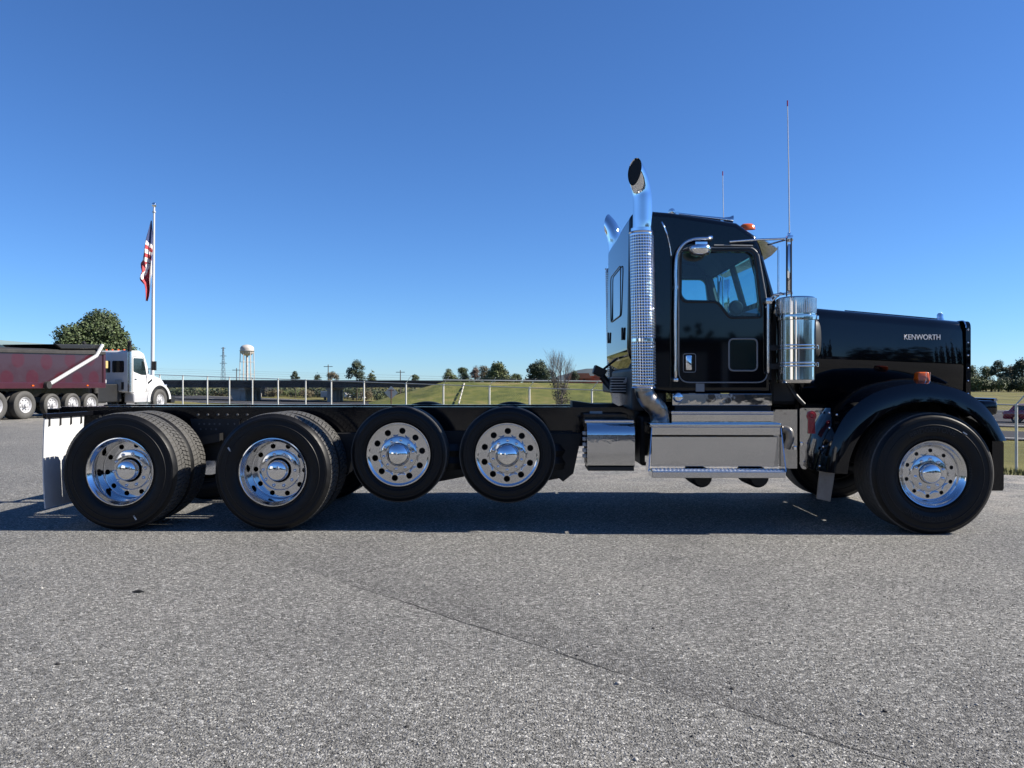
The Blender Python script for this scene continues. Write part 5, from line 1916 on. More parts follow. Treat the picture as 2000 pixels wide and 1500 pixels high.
# cab of the dump truck
c0 = 6.05
zr = 2.83
prof = [(c0, .95), (c0 + 1.35, .78), (c0 + 1.35, 1.75), (c0 + 1.62, 1.80), (c0 + 1.20, 2.70), (c0 + .85, zr), (c0 + .05, zr - .03), (c0, zr - .1)]
mb = MB(); mb.prism(prof, -1.02, 1.02)
dc = mb.build('cab', M['white_paint'], dt, bevel=.06, segs=3, smooth=40)
for s_ in (-1, 1):
    mb = MB(); mb.prism(rounded([(c0 + .42, 1.86), (c0 + 1.0, 1.72), (c0 + 1.34, 1.72), (c0 + 1.12, 2.48), (c0 + .42, 2.48)], .06, 3), s_ * 1.015, s_ * 1.028)
    mb.build('side_window', M['dark_glass'], dc)
    mb = MB(); d_ = rounded([(c0 + .36, .92), (c0 + 1.33, .92), (c0 + 1.36, 1.7), (c0 + 1.14, 2.54), (c0 + .36, 2.54)], .08, 3)
    mb.tube([(x, s_ * 1.022, z) for x, z in d_], .012, 6, closed=True); mb.build('door_seam', M['rubber_mat'], dc)
    mb = MB(); mb.box((c0 + .55, s_ * 1.03, 1.52), (.16, .03, .06)); mb.build('door_handle', M['chrome'], dc)
    mb = MB(); mb.box((c0 + 1.55, s_ * 1.28, 2.15), (.08, .22, .42)); mb.cyl((c0 + 1.5, s_ * 1.0, 2.0), (c0 + 1.55, s_ * 1.28, 2.0), .02, 6); mb.build('side_mirror', M['rubber_mat'], dt, bevel=.02)
    mb = MB(); mb.cyl((c0 + .05, s_ * 1.10, .95), (c0 + .05, s_ * 1.10, 2.75), .085, 14); st_ = mb.build('exhaust_stack', M['brushed'], dt, smooth=40)
    mb = MB(); pts = spline([(c0 + .05, s_ * 1.10, 2.7), (c0 + .05, s_ * 1.10, 3.0), (c0 - .03, s_ * 1.15, 3.2)], 8); mb.tube(pts, .08, 12); mb.build('stack_tip', M['soot'], st_, smooth=50)
for y0_, y1_ in ((-.86, -.28), (-.18, .18), (.28, .86)):
    mb = MB(); mb.prism(rounded([(0, 0), (1, 0), (1, 1), (0, 1)], .1, 2), -.006, .006)
    mb.v = [(c0 - .004 + y * 1., y0_ + x * (y1_ - y0_), 1.82 + z * .52) for x, y, z in mb.v]
    mb.build('rear_window', M['dark_glass'], dc)
mb = MB(); mb.box((c0 - .02, -.62, 1.25), (.05, .34, .5)); mb.build('rear_panel', M['galv'], dc, bevel=.01)
mb = MB(); mb.box((c0 - .02, -.80, 1.22), (.06, .1, .34)); mb.build('rear_vent', M['rubber_mat'], dc, bevel=.01)
mb = MB(); mb.add([(c0 + 1.61, -.9, 1.84), (c0 + 1.61, .9, 1.84), (c0 + 1.235, .86, 2.63), (c0 + 1.235, -.86, 2.63)], [(0, 1, 2, 3)]); mb.build('windscreen', M['dark_glass'], dc)
# hood and fender of the dump truck
def hs(x, hw, zt_, zb2): return [(x, -hw, zb2), (x, -hw, zt_ - .2), (x, -hw * .85, zt_ - .03), (x, -hw * .4, zt_), (x, hw * .4, zt_), (x, hw * .85, zt_ - .03), (x, hw, zt_ - .2), (x, hw, zb2)]
mb = MB(); mb.loft([hs(c0 + 1.3, .95, 1.86, .9), hs(c0 + 2.2, .9, 1.74, .9), hs(c0 + 3.0, .80, 1.58, .9), hs(c0 + 3.28, .72, 1.36, .85)], True, True)
mb.build('hood', M['white_paint'], dt, smooth=40)
for s_ in (-1, 1):
    mb = MB()
    lo = []
    for k in range(15):
        a = math.pi * (1.02 - k / 14 * 1.0)
        r0, r1 = .62, .80
        cx, cz = 8.2, .53
        lo.append([(cx + r0 * math.cos(a), s_ * 1.16, cz + r0 * math.sin(a)), (cx + (r1 + .1) * math.cos(a), s_ * 1.18, cz + r1 * math.sin(a)), (cx + (r1 + .12) * math.cos(a), s_ * .7, cz + (r1 + .03) * math.sin(a)), (cx + r0 * math.cos(a), s_ * .7, cz + r0 * math.sin(a))])
    mb.loft(lo, True, True)
    mb.build('fender', M['white_paint'], dt, smooth=40)
    mb = MB(); mb.bb(c0 + .35, c0 + 1.45, s_ * .6, s_ * 1.12, .45, .92); tk = mb.build('fuel_tank', M['silver'], dt, bevel=.08, segs=3, smooth=40)
    mb = MB(); mb.bb(c0 + .4, c0 + 1.4, s_ * 1.1, s_ * 1.2, .40, .47); mb.build('step', M['brushed'], tk)
for s_ in (-1, 1):
    mb = MB(); mb.box((c0 + 3.02, s_ * .84, 1.18), (.30, .10, .20)); mb.build('headlamp', M['lens'], dt, bevel=.03)
    mb = MB(); mb.box((c0 + 1.75, s_ * .945, 1.42), (.34, .03, .10), Matrix.Rotation(-.5, 3, 'Y')); mb.build('hood_vent', M['rubber_mat'], dt, bevel=.01)
    mb = MB(); mb.tube([(c0 + 1.42, s_ * .965, .95), (c0 + 1.42, s_ * .965, 1.66), (c0 + 1.42, s_ * .82, 1.83)], .010, 6); mb.build('hood_seam', M['rubber_mat'], dt)
    mb = MB(); lo_ = [(8.2 + .66 * math.cos(math.pi * k / 14), s_ * 1.185, .53 + .66 * math.sin(math.pi * k / 14)) for k in range(15)]; mb.tube(lo_, .05, 6); mb.build('fender_edge', M['rubber_mat'], dt)
mb = MB(); mb.bb(c0 + 3.29, c0 + 3.33, -.55, .55, .88, 1.32); mb.build('grille', M['chrome'], dt, bevel=.02)
for k in range(5):
    mb = MB(); mb.cyl((c0 + .78, -.6 + k * .3, zr + .0), (c0 + .78, -.6 + k * .3, zr + .07), .05, 8); mb.build('roof_lamp', M['amber'], dt)
for s_ in (-1, 1):
    for k in range(3):
        mb = MB(); mb.box((-2.6 + k * 2.9, s_ * 1.262, zb_ + .11), (.10, .02, .05)); mb.build('side_lamp', M['amber'], dt)
    mb = MB(); mb.box((bx0_ + .1, s_ * 1.24, (zb_ + z1_) / 2), (.18, .06, z1_ - zb_)); mb.build('bed_post', M['maroon'], bed)
mb = MB(); mb.bb(c0 + 3.1, c0 + 3.42, -1.15, 1.15, .38, .72); mb.build('front_bumper', M['rubber_mat'], dt, bevel=.03)
mb = MB(); mb.bb(4.7, c0 + .2, -.6, .6, .5, 1.3); mb.bb(-2.2, 4.2, -.5, .5, .5, .8); mb.build('running_gear', M['under'], dt, bevel=.04)

# ---------------------------------------------------------------- flag pole and flag
fp = gx(297, 50.)
pole = thing('flagpole', 'tall tapered white flagpole with a ball on top', 'flagpole', tuple(fp))
ztop = CAM_H + (750 - 405) / F * 50 - fp.z
lean = (4.0 / F * 50)
mb = MB(); mb.tube([(0, 0, -.1), (lean * .5, 0, ztop * .5), (lean, 0, ztop)], [.125, .10, .06], 14)
mb.build('pole', M['white_paint'], pole, smooth=50)
mb = MB(); mb.lathe([(.001, .16)] + [(.15 * math.sin(a), .0 + .15 * math.cos(a)) for a in [k * math.pi / 10 for k in range(1, 10)]] + [(.001, -.16)], 16, 'z', (lean, 0, ztop + .16))
mb.build('finial_ball', M['chrome'], pole, smooth=60)
mb = MB(); mb.lathe([(.001, .05), (.11, .04), (.11, -.04), (.001, -.05)], 12, 'z', (lean, 0, ztop - .30)); mb.build('truck_pulley', M['galv'], pole, smooth=40)
def hanging_flag():
    # a limp flag: hoist along the pole, the fly collapsed into folds that hang below
    S = 50. / F
    nu, nv = 79, 30                     # rows down the hanging cloth, columns across its folds
    V = np.zeros((nu + 1, nv + 1, 3))
    # outline read from the photograph: image rows, left and right edge in px left of the pole
    ys_ = [431, 450, 470, 490, 505, 512, 520, 532, 541, 546, 555, 566, 578, 588]
    ls_ = [1.5, 7, 13, 17, 20, 24.5, 24, 21, 26, 24, 15, 13, 12.5, 12]
    rs_ = [0, 0, .5, 1, 1, 1, 1, 1, 1.5, 2, 2, 3, 5, 8]
    for i in range(nu + 1):
        ypx = 431 + 157 * i / nu
        l, r = np.interp(ypx, ys_, ls_), np.interp(ypx, ys_, rs_)
        for j in range(nv + 1):
            v = j / nv
            off = r + (l - r) * v
            dep = min(1., (l - r) / 14)
            fold = (.24 * math.sin(v * 8.5 + .9 * math.sin(i * .07)) + .10 * math.sin(v * 17 + i * .11)) * dep
            V[i, j] = (-.09 - off * S, fold, CAM_H + (750 - ypx - 1.6 * math.sin(v * 7 + 1) * dep) * S)
    Vf = V.reshape(-1, 3) + np.array([px_to_world(299, 750, 50)[0], 50., 0])
    Fc, mi_ = [], []
    for i in range(nu):
        ypx = 431 + 157 * (i + .5) / nu
        for j in range(nv):
            v = (j + .5) / nv
            Fc.append((i * (nv + 1) + j, (i + 1) * (nv + 1) + j, (i + 1) * (nv + 1) + j + 1, i * (nv + 1) + j + 1))
            w = ypx + 7 * (v - .5)
            if w < 473: c = 2
            elif w < 511: c = 1 if int((w - 473) / 7.6) % 2 == 0 else 0
            elif v < .16 and ypx < 566: c = 1
            elif .30 < v - (ypx - 525) * .012 < .46 and 514 < ypx < 548: c = 1
            else: c = 0
            mi_.append(c)
    me = tri_mesh('flag', Vf, np.array(Fc), M['flag_red'])
    me.materials.append(M['flag_white']); me.materials.append(M['flag_blue'])
    me.polygons.foreach_set('material_index', mi_)
    return smooth_me(me, 80)
fl = place('flag', hanging_flag())
tag(fl, 'limp red, white and blue striped flag hanging beside the pole', 'flag')
sl = fl.modifiers.new('cloth', 'SOLIDIFY'); sl.thickness = .006

# ---------------------------------------------------------------- chain link fence
fence = thing('chain_link_fence', 'long chain link fence with barbed wire arms beyond the lot', 'fence')
def fence_pt(px):
    # straight line from (357, depth 50) to (1985, depth 25); 1/depth runs evenly along it
    k = (px - 357) / (1985 - 357)
    d = 1 / (1 / 50. + k * (1 / 25. - 1 / 50.))
    return d, CAM_H + (750 - (733 + 57 * k)) / F * d
posts = [357, 405, 448, 493, 543, 597, 647, 711, 793, 866, 956, 1034, 1156, 1262, 1385, 1520, 1668, 1822, 1985, 2170]
left = [312, 270, 231, 195, 161, 130]
tops = []
for px in sorted(left + posts):
    d, zt_ = fence_pt(px)
    x = (px - 1000) / F * d
    tops.append((px, Vector((x, d, zt_))))
arm_d = Vector((.30, -.10, .40))
for px, t in tops:
    gz = ground_z(t.x, t.y)
    mb = MB(); mb.cyl((t.x, t.y, gz - .1), (t.x, t.y, t.z + .02), .043, 10)
    p = mb.build('post', M['fence_post'], fence, smooth=50)
    if px >= 640:
        mb = MB(); mb.box(t + arm_d * .5, (.022, .05, .52), Vector((0, 0, 1)).rotation_difference(arm_d).to_matrix()); mb.build('barbed_arm', M['fence_post'], p)
mb = MB()
mb.tube([t + Vector((0, 0, -.02)) for px, t in tops], .021, 8)
mb.build('top_rail', M['galv'], fence, smooth=50)
for k in (.35, .65, .95):
    mb = MB()
    q = [t + (arm_d * k if px >= 640 else Vector((0, 0, .40 * k))) for px, t in tops]
    mb.tube(q, .0035, 4)
    mb.build('barbed_wire', M['wire'], fence)
# woven wire: crossing diagonals
mb = MB()
def quadwire(a, b_, r=.0016):
    d = (b_ - a).normalized(); s_ = d.cross(Vector((.55, .83, 0))).normalized() * r
    mb.add([a - s_, b_ - s_, b_ + s_, a + s_], [(0, 1, 2, 3)])
for (pa, ta_), (pb, tb_) in zip(tops[:-1], tops[1:]):
    Lh = (Vector((tb_.x - ta_.x, tb_.y - ta_.y, 0))).length
    step = .10
    H = 1.9
    k = int(Lh / step)
    for i in range(k):
        u0 = i / k
        for sgn in (1, -1):
            u1 = u0 + sgn * H / Lh
            h1 = 1.
            if u1 > 1: h1 = (1 - u0) / (u1 - u0); u1 = 1
            if u1 < 0: h1 = (u0 - 0) / (u0 - u1); u1 = 0
            a = ta_.lerp(tb_, u0); b2 = ta_.lerp(tb_, u1)
            quadwire(a, b2 - Vector((0, 0, H * h1)))
tag(mb.build('wire_mesh', M['wire'], fence, fix=False), kind='stuff')

# ---------------------------------------------------------------- overpass
D0 = 150.
ov = thing('overpass', 'low dark girder highway overpass crossing behind the fence', 'overpass')
def ovp(px, py, d=D0): return px_to_world(px, py, d)
a, b_ = ovp(-260, 741), ovp(905, 746)
za0, za1 = ovp(335, 741).z, ovp(335, 757).z
zb0, zb1 = ovp(870, 743).z, ovp(870, 757).z
mb = MB()
mb.loft([[(a.x, D0, za1 + .9), (a.x, D0 + 12, za1 + .9), (a.x, D0 + 12, za1 + 1.15), (a.x, D0, za1 + 1.15)], [(b_.x, D0, zb1 + .8), (b_.x, D0 + 12, zb1 + .8), (b_.x, D0 + 12, zb1 + 1.05), (b_.x, D0, zb1 + 1.05)]], True, True)
mb.build('deck', M['conc_dark'], ov)
for y_ in (D0 + .3, D0 + 4, D0 + 8, D0 + 11.5):
    mb = MB(); mb.loft([[(a.x, y_ - .2, za1), (a.x, y_ + .2, za1), (a.x, y_ + .2, za1 + .9), (a.x, y_ - .2, za1 + .9)], [(b_.x, y_ - .2, zb1), (b_.x, y_ + .2, zb1), (b_.x, y_ + .2, zb1 + .8), (b_.x, y_ - .2, zb1 + .8)]], True, True)
    mb.build('girder', M['conc_dark'], ov)
for y_ in (D0 - .1, D0 + 12.1):
    mb = MB(); mb.loft([[(a.x, y_ - .12, za1 + 1.0), (a.x, y_ + .12, za1 + 1.0), (a.x, y_ + .12, za0), (a.x, y_ - .12, za0)], [(b_.x, y_ - .12, zb1 + .9), (b_.x, y_ + .12, zb1 + .9), (b_.x, y_ + .12, zb0), (b_.x, y_ - .12, zb0)]], True, True)
    mb.build('parapet', M['conc_dark'], ov)
for px in (130, 300, 490, 655):
    c = gx(px, D0 + 6)
    for k in range(4):
        mb = MB(); y_ = D0 + 1.5 + k * 3.
        mb.bb(c.x - .5 + k * .02, c.x + .5, y_ - .4, y_ + .4, c.z - .5, za1 + .0)
        mb.build('pier', M['concrete'], ov)
    mb = MB(); mb.bb(c.x - .6, c.x + .6, D0 + .6, D0 + 11.5, za1 - .5, za1 - .01); mb.build('pier_cap', M['concrete'], ov)
c = gx(450, D0 + 2)
mb = MB(); mb.prism([(ovp(440, 0).x, za1), (ovp(466, 0).x, za1), (ovp(466, 0).x, c.z - .5), (ovp(455, 0).x, c.z - .5)], D0 + 1, D0 + 10); mb.build('abutment', M['concrete'], ov)
# dark low building under the bridge, with pale posts
bl = thing('pump_house', 'dark low shed with four pale posts under the overpass', 'shed')
DB = 186.
c = gx(490, DB)
mb = MB(); mb.bb(ovp(464, 0, DB).x, ovp(518, 0, DB).x, DB, DB + 6, c.z - .5, ovp(0, 757, DB).z); mb.build('wall', M['conc_dark'], bl)
for px in (472, 483, 498, 509):
    q = ovp(px, 768, DB - 1)
    mb = MB(); mb.bb(q.x - .2, q.x + .2, DB - 1.2, DB - .8, c.z - .5, q.z); mb.build('post', M['concrete'], bl)

# ---------------------------------------------------------------- embankment right of the overpass
def bank():
    rows = []
    # crest line and toe line given by image columns
    cols = [720, 745, 770, 800, 830, 866, 900, 956, 1034, 1100, 1190, 1280, 1400, 1560, 1750, 1900]
    mb = MB()
    for px in cols:
        dC = 132.
        h = np.interp(px, [720, 866, 1190, 1400, 1750, 1900], [786, 746, 749, 752, 770, 786])
        C = px_to_world(px, h, dC)
        dT = 110.
        Tt = px_to_world(px, 0, dT); Tt.z = ground_z(Tt.x, Tt.y) - .25
        Bk = px_to_world(px, 0, 160.); Bk.z = min(ground_z(Bk.x, Bk.y) - .3, C.z)
        cb = C + Vector((0, 9, 0))
        row = []
        for k in range(9):
            t = k / 8
            p = Tt.lerp(C, t)
            p.z = Tt.z + (C.z - Tt.z) * (sm(t) * .55 + t * .45) + .10 * math.sin(px * .13 + k * 1.7) * (1 - abs(2 * t - 1))
            row.append(p)
        row += [cb, Bk]
        rows.append(row)
    mb.loft([[tuple(p) for p in r] for r in rows], False)
    return mb.build('embankment', M['bank_grass'], smooth=60)
eb = bank()
tag(eb, 'grassy embankment rising to the overpass', kind='structure')
# pale drain flume down the bank
mb = MB()
f0, f1 = px_to_world(907, 749, 129), px_to_world(896, 790, 108.5)
for k in range(6):
    t0, t1 = k / 6, (k + .82) / 6
    a, b_ = f0.lerp(f1, t0), f0.lerp(f1, t1)
    mb.tube([a + Vector((0, -.45, .0)), b_ + Vector((0, -.45, .0))], .10, 6)
o = mb.build('drain_pipe', M['cream'], smooth=40)
tag(o, 'pale broken drain pipe running down the grassy embankment', 'drain pipe')

# guard rail along the top of the bank
gr_ = thing('guard_rail', 'steel guard rail along the crest of the embankment', 'guard rail')
pts = [px_to_world(px, np.interp(px, [866, 1190, 1300], [742.5, 745, 747]), 134) for px in range(866, 1310, 22)]
mb = MB(); mb.tube(pts, .14, 6); mb.build('beam', M['galv'], gr_, smooth=40)
for p in pts[::2]:
    mb = MB(); mb.bb(p.x - .07, p.x + .07, p.y, p.y + .15, p.z - .7, p.z + .05); mb.build('post', M['wood'], gr_)
# ---------------------------------------------------------------- trees and shrubs
def leaf_cloud(name, rg, clumps, n, size, mat, squash=.75):
    """n leaf-sized quads spread through ellipsoid clumps (cx, cy, cz, rx, ry, rz)"""
    C = np.array(clumps, float)
    wgt = (C[:, 3] * C[:, 4] * C[:, 5]) ** .7
    idx = rg.choice(len(C), n, p=wgt / wgt.sum())
    dirs = rg.normal(size=(n, 3)); dirs /= np.linalg.norm(dirs, axis=1)[:, None]
    rad = rg.random(n) ** .42
    pos = C[idx, :3] + dirs * rad[:, None] * C[idx, 3:6] * (1 + .10 * rg.normal(size=(n, 1)))
    nrm = dirs * .9 + rg.normal(size=(n, 3)) * .75
    nrm[:, 2] += .35
    nrm /= np.linalg.norm(nrm, axis=1)[:, None]
    t = np.cross(nrm, rg.normal(size=(n, 3))); t /= np.linalg.norm(t, axis=1)[:, None]
    b = np.cross(nrm, t)
    s = size * (.55 + .9 * rg.random(n))[:, None]
    V = np.stack([pos - t * s, pos - b * s * squash, pos + t * s, pos + b * s * squash], 1).reshape(-1, 3)
    Fc = np.arange(n * 4).reshape(-1, 4)
    return tri_mesh(name, V, Fc, mat)

def limbs(mb, rg, h, r, clumps, base=.0):
    top = h * .62
    mb.tube([(0, 0, base - .3), (.02 * h * rg.normal(), .02 * h * rg.normal(), h * .3), (.03 * h * rg.normal(), .03 * h * rg.normal(), top)], [r * 1.25, r * .85, r * .4], 8)
    for c in clumps:
        z0 = min(top, max(h * .14, c[2] * .55))
        p0 = Vector((0, 0, z0)); p1 = Vector((c[0] * .85, c[1] * .85, c[2]))
        pm = p0.lerp(p1, .5) + Vector((0, 0, -.04 * h))
        mb.tube([p0, pm, p1], [r * .42, r * .28, r * .1], 6)

def tree(label, px, d, w_px, top_px, base_px=None, kind='round', mat='leaf_oak', seed=1, n=3200, leaf=None, group=None, z0=None, name=None):
    rg = np.random.default_rng(seed)
    s = d / F
    x = (px - 1000) * s
    gz = ground_z(x, d) if z0 is None else z0
    h = CAM_H + (750 - top_px) * s - gz
    w = w_px * s * .5
    lo = h * .18 if base_px is None else CAM_H + (750 - base_px) * s - gz
    lo = max(lo, h * .06)
    clumps = []
    if kind == 'round':
        k = 15
        for i in range(k):
            a = rg.random() * 6.283
            t = rg.random()
            zc = lo + (h - lo) * (.08 + .76 * t)
            prof = math.sin(math.pi * min(.97, .28 + .68 * t)) ** .6
            rr = w * prof * (.25 + .50 * rg.random())
            cr = w * (.30 + .16 * rg.random())
            clumps.append((rr * math.cos(a), rr * math.sin(a), zc, cr, cr, cr * .72))
        clumps.append((0, 0, h - w * .42, w * .42, w * .42, w * .40))
        clumps.append((0, 0, (lo + h) * .52, w * .62, w * .62, (h - lo) * .30))
    elif kind == 'pine':
        k = 8
        for i in range(k):
            t = i / (k - 1)
            zc = lo + (h - lo) * (.08 + .84 * t)
            rr = w * (1 - t) ** .75 + w * .10
            m = 5 if t < .7 else 2
            for j in range(m):
                a = 6.283 * j / m + rg.random() * 1.4
                o_ = rr * .55 * (.6 + .6 * rg.random())
                clumps.append((o_ * math.cos(a), o_ * math.sin(a), zc + .05 * h * rg.normal() * .5, rr * .48, rr * .48, (h - lo) * .075))
    elif kind == 'wide':
        for i in range(13):
            a = rg.random() * 6.283
            t = rg.random()
            rr = w * (.35 + .5 * rg.random()) * (1 - .4 * t)
            cr = w * (.24 + .14 * rg.random())
            clumps.append((rr * math.cos(a), rr * math.sin(a), lo + (h - lo) * (.22 + .55 * t), cr, cr, cr * .6))
        clumps.append((0, 0, h - w * .3, w * .34, w * .34, w * .3))
    else:                                   # shrub
        for i in range(9):
            a = rg.random() * 6.283
            rr = w * (.2 + .5 * rg.random())
            cr = w * (.32 + .2 * rg.random())
            clumps.append((rr * math.cos(a), rr * math.sin(a), h * (.25 + .4 * rg.random()), cr, cr, min(cr, h * .32)))
    t = thing(name or ('pine_tree' if kind == 'pine' else 'shrub' if kind == 'shrub' else 'tree'), label, 'shrub' if kind == 'shrub' else 'tree', (x, d, gz), 0., group)
    place('crown', leaf_cloud('crown', rg, clumps, int(n * 1.7), leaf or max(.09, w * .046), M[mat]), t)
    mb = MB(); limbs(mb, rg, h, max(.08, w * .055), clumps[::2] if kind != 'shrub' else clumps[::4])
    mb.build('trunk', M['bark'], t, smooth=50)
    return t

tree('large round oak standing behind the maroon dump bed', 187, 66., 158, 612, 700, 'round', 'leaf_oak', 11, 20000, .092)
tree('small dark bushy pine above the overpass, between water tower and pale shrub', 576, 175., 19, 724, 742, 'round', 'leaf_pine', 21, 1200)
tree('tiny pointed pine above the overpass right of the small bushy pine', 620, 185., 20, 727, 745, 'pine', 'leaf_pine', 22, 900)
tree('low pale turning tree beside a thin pole above the overpass', 650, 180., 30, 724, 746, 'round', 'leaf_turn', 23, 1300)
tree('tall dark rounded pine standing highest above the overpass', 697, 165., 42, 701, 744, 'round', 'leaf_pine', 24, 3200)
tree('thin pointed light tree just right of the tall dark pine', 726, 168., 22, 721, 745, 'pine', 'leaf_light', 25, 1100)
tree('small round tree peeping over the overpass near its right end', 811, 178., 21, 731, 746, 'round', 'leaf_oak', 26, 1000)
bz = 1.2
tree('light green tree at the left end of the embankment crest', 877, 152., 34, 719, 752, 'round', 'leaf_light', 31, 1900, z0=bz)
tree('dark loose tree, second from the left on the embankment crest', 904, 154., 36, 716, 752, 'round', 'leaf_oak', 32, 1900, z0=bz)
tree('narrow red brown tree on the embankment crest', 929, 153., 27, 713, 752, 'round', 'leaf_brown', 33, 1300, z0=bz)
tree('tree with turning pale leaves behind the widest green tree', 946, 158., 34, 712, 752, 'round', 'leaf_turn', 34, 1700, z0=bz)
tree('widest bright green tree on the embankment crest', 971, 151., 60, 707, 753, 'round', 'leaf_light', 35, 4200, z0=bz)
tree('low dark tree right of the widest green tree', 1007, 156., 44, 729, 752, 'wide', 'leaf_oak', 36, 1900, z0=bz)
tree('dark spreading cedar left of the bare tree', 1054, 146., 62, 701, 752, 'round', 'leaf_pine', 37, 4000, z0=bz)
tree('low dark shrub between the cedar and the bare tree', 1082, 149., 34, 736, 752, 'shrub', 'leaf_oak', 38, 1000, z0=bz)
tree('small dark tree behind the bare tree near the brick building', 1122, 165., 26, 722, 750, 'round', 'leaf_pine', 39, 900, z0=bz)
for i, (px, d, w, tp, mt, lb) in enumerate([(890, 150, 30, 735, 'leaf_oak', 'low dark shrub between the two leftmost crest trees'), (917, 150, 26, 737, 'leaf_light', 'low light shrub left of the narrow red brown tree'),
                                            (992, 150, 34, 733, 'leaf_oak', 'dark shrub at the right foot of the widest green tree'), (1027, 152, 30, 737, 'leaf_turn', 'tan shrub left of the dark spreading cedar')]):
    tree(lb, px, float(d), w, tp, None, 'shrub', mt, 120 + i, 1000, z0=bz)
# undergrowth seen below the overpass deck, beyond the highway
under = [(535, 184, 34, 759, 'leaf_turn', 'pale dry shrub right of the dark shed'), (568, 188, 40, 760, 'leaf_light', 'light green shrub under the overpass'), (600, 184, 38, 759, 'leaf_turn', 'tan shrub under the middle of the overpass'),
         (636, 190, 40, 760, 'leaf_oak', 'dark shrub under the overpass behind the white trailer'), (664, 172, 30, 755, 'leaf_pine', 'dark shrub right of the white trailer'), (690, 166, 34, 747, 'leaf_oak', 'tall grey green shrub below the tall dark pine'), (716, 168, 32, 758, 'leaf_turn', 'tan shrub right of the tall grey green shrub'),
         (742, 150, 34, 764, 'leaf_light', 'light shrub left of the diamond sign'), (432, 196, 44, 761, 'leaf_turn', 'yellow dry shrub left of the concrete abutment'), (388, 200, 40, 763, 'leaf_brown', 'brown shrub near the dump truck nose')]
for i, (px, d, w, tp, mt, lb) in enumerate(under):
    tree(lb, px, float(d), w, tp, None, 'shrub', mt, 60 + i, 1100)

# rank brush that fills the view under the deck
def brush():
    rg = np.random.default_rng(41)
    cl = []
    for px in np.arange(330, 880, 7.):
        d = 196 + 6 * rg.normal()
        x = (px - 1000) / F * d
        g = ground_z(x, d)
        h = 1.2 + 1.8 * rg.random()
        cl.append((x, d, g + h * .45, 1.6, 1.6, h * .6))
    return leaf_cloud('brush', rg, cl, 14000, .20, M['leaf_pine'])
tag(place('brush', brush()), 'rank dark brush in the gap under the overpass', kind='stuff')

# bare tree in front of the embankment
def bare_tree():
    rg = random.Random(8)
    d = 100.
    b = gx(1094, d)
    H = CAM_H + (750 - 684) / F * d - b.z
    t = thing('bare_tree', 'leafless tree with many thin upright twigs before the embankment', 'tree', tuple(b))
    mb = MB()
    def grow(p, dr, ln, r, lev):
        q = p + dr * ln
        mid = p + dr * ln * .5 + Vector((rg.uniform(-1, 1), rg.uniform(-1, 1), 0)) * ln * .04
        mb.tube([p, mid, q], [r, r * .8, r * .6], 5 if lev < 2 else 3, caps=False)
        if lev >= 5: return
        k = 3 if lev < 3 else 2
        for i in range(k):
            a = rg.uniform(0, 6.283); sp = rg.uniform(.16, .42)
            nd = (dr + Vector((math.cos(a) * sp, math.sin(a) * sp, .22))).normalized()
            grow(p + dr * ln * rg.uniform(.6, 1.), nd, ln * rg.uniform(.62, .80), r * .6, lev + 1)
    for k in range(6):
        a = 6.283 * k / 6
        grow(Vector((.15 * math.cos(a), .15 * math.sin(a), -.1)), Vector((.20 * math.cos(a), .20 * math.sin(a), 1)).normalized(), H * .37, .07, 0)
    mb.build('branches', M['twig'], t, fix=False)
    rgn = np.random.default_rng(5)
    cl = [(.7 * math.cos(a), .7 * math.sin(a), H * hh, .85, .85, H * .12) for a, hh in ((0, .10), (2, .17), (4, .25), (5, .08), (1, .33), (3, .42), (5.5, .3))]
    place('dry_leaves', leaf_cloud('dry_leaves', rgn, cl, 1900, .07, M['bark']), t)
bare_tree()

# tree line at the right edge of the frame and its continuation behind the truck
rt = [(1898, 300, 46, 711, 'round', 'leaf_oak', 'round mid green tree at the left end of the far right tree line'), (1926, 310, 48, 714, 'round', 'leaf_light', 'low light tree with a pale gap in the far right tree line'),
      (1950, 300, 52, 703, 'wide', 'leaf_pine', 'dark ragged tree in the middle of the far right tree line'), (1974, 306, 44, 711, 'round', 'leaf_turn', 'grey brown tree in the far right tree line'),
      (1995, 298, 58, 698, 'round', 'leaf_pine', 'tallest dark tree at the right edge of the frame'), (2040, 300, 60, 700, 'round', 'leaf_oak', 'round dark tree beyond the right edge of the frame')]
for i, (px, d, w, tp, kd, mt, lb) in enumerate(rt):
    tree(lb, px, float(d), w, tp, 760, kd, mt, 80 + i, 2600)
hedge = [(1902, 286, 56, 733, 'leaf_light', 'bright green bush low in the far right tree line'), (1936, 284, 60, 736, 'leaf_oak', 'dark wide bush low in the far right tree line'), (1970, 286, 56, 733, 'leaf_pine', 'dark bush below the grey brown tree'), (2002, 283, 56, 735, 'leaf_light', 'light bush at the right edge of the frame')]
for i, (px, d, w, tp, mt, lb) in enumerate(hedge):
    tree(lb, px, float(d), w, tp, None, 'shrub', mt, 90 + i, 1800)

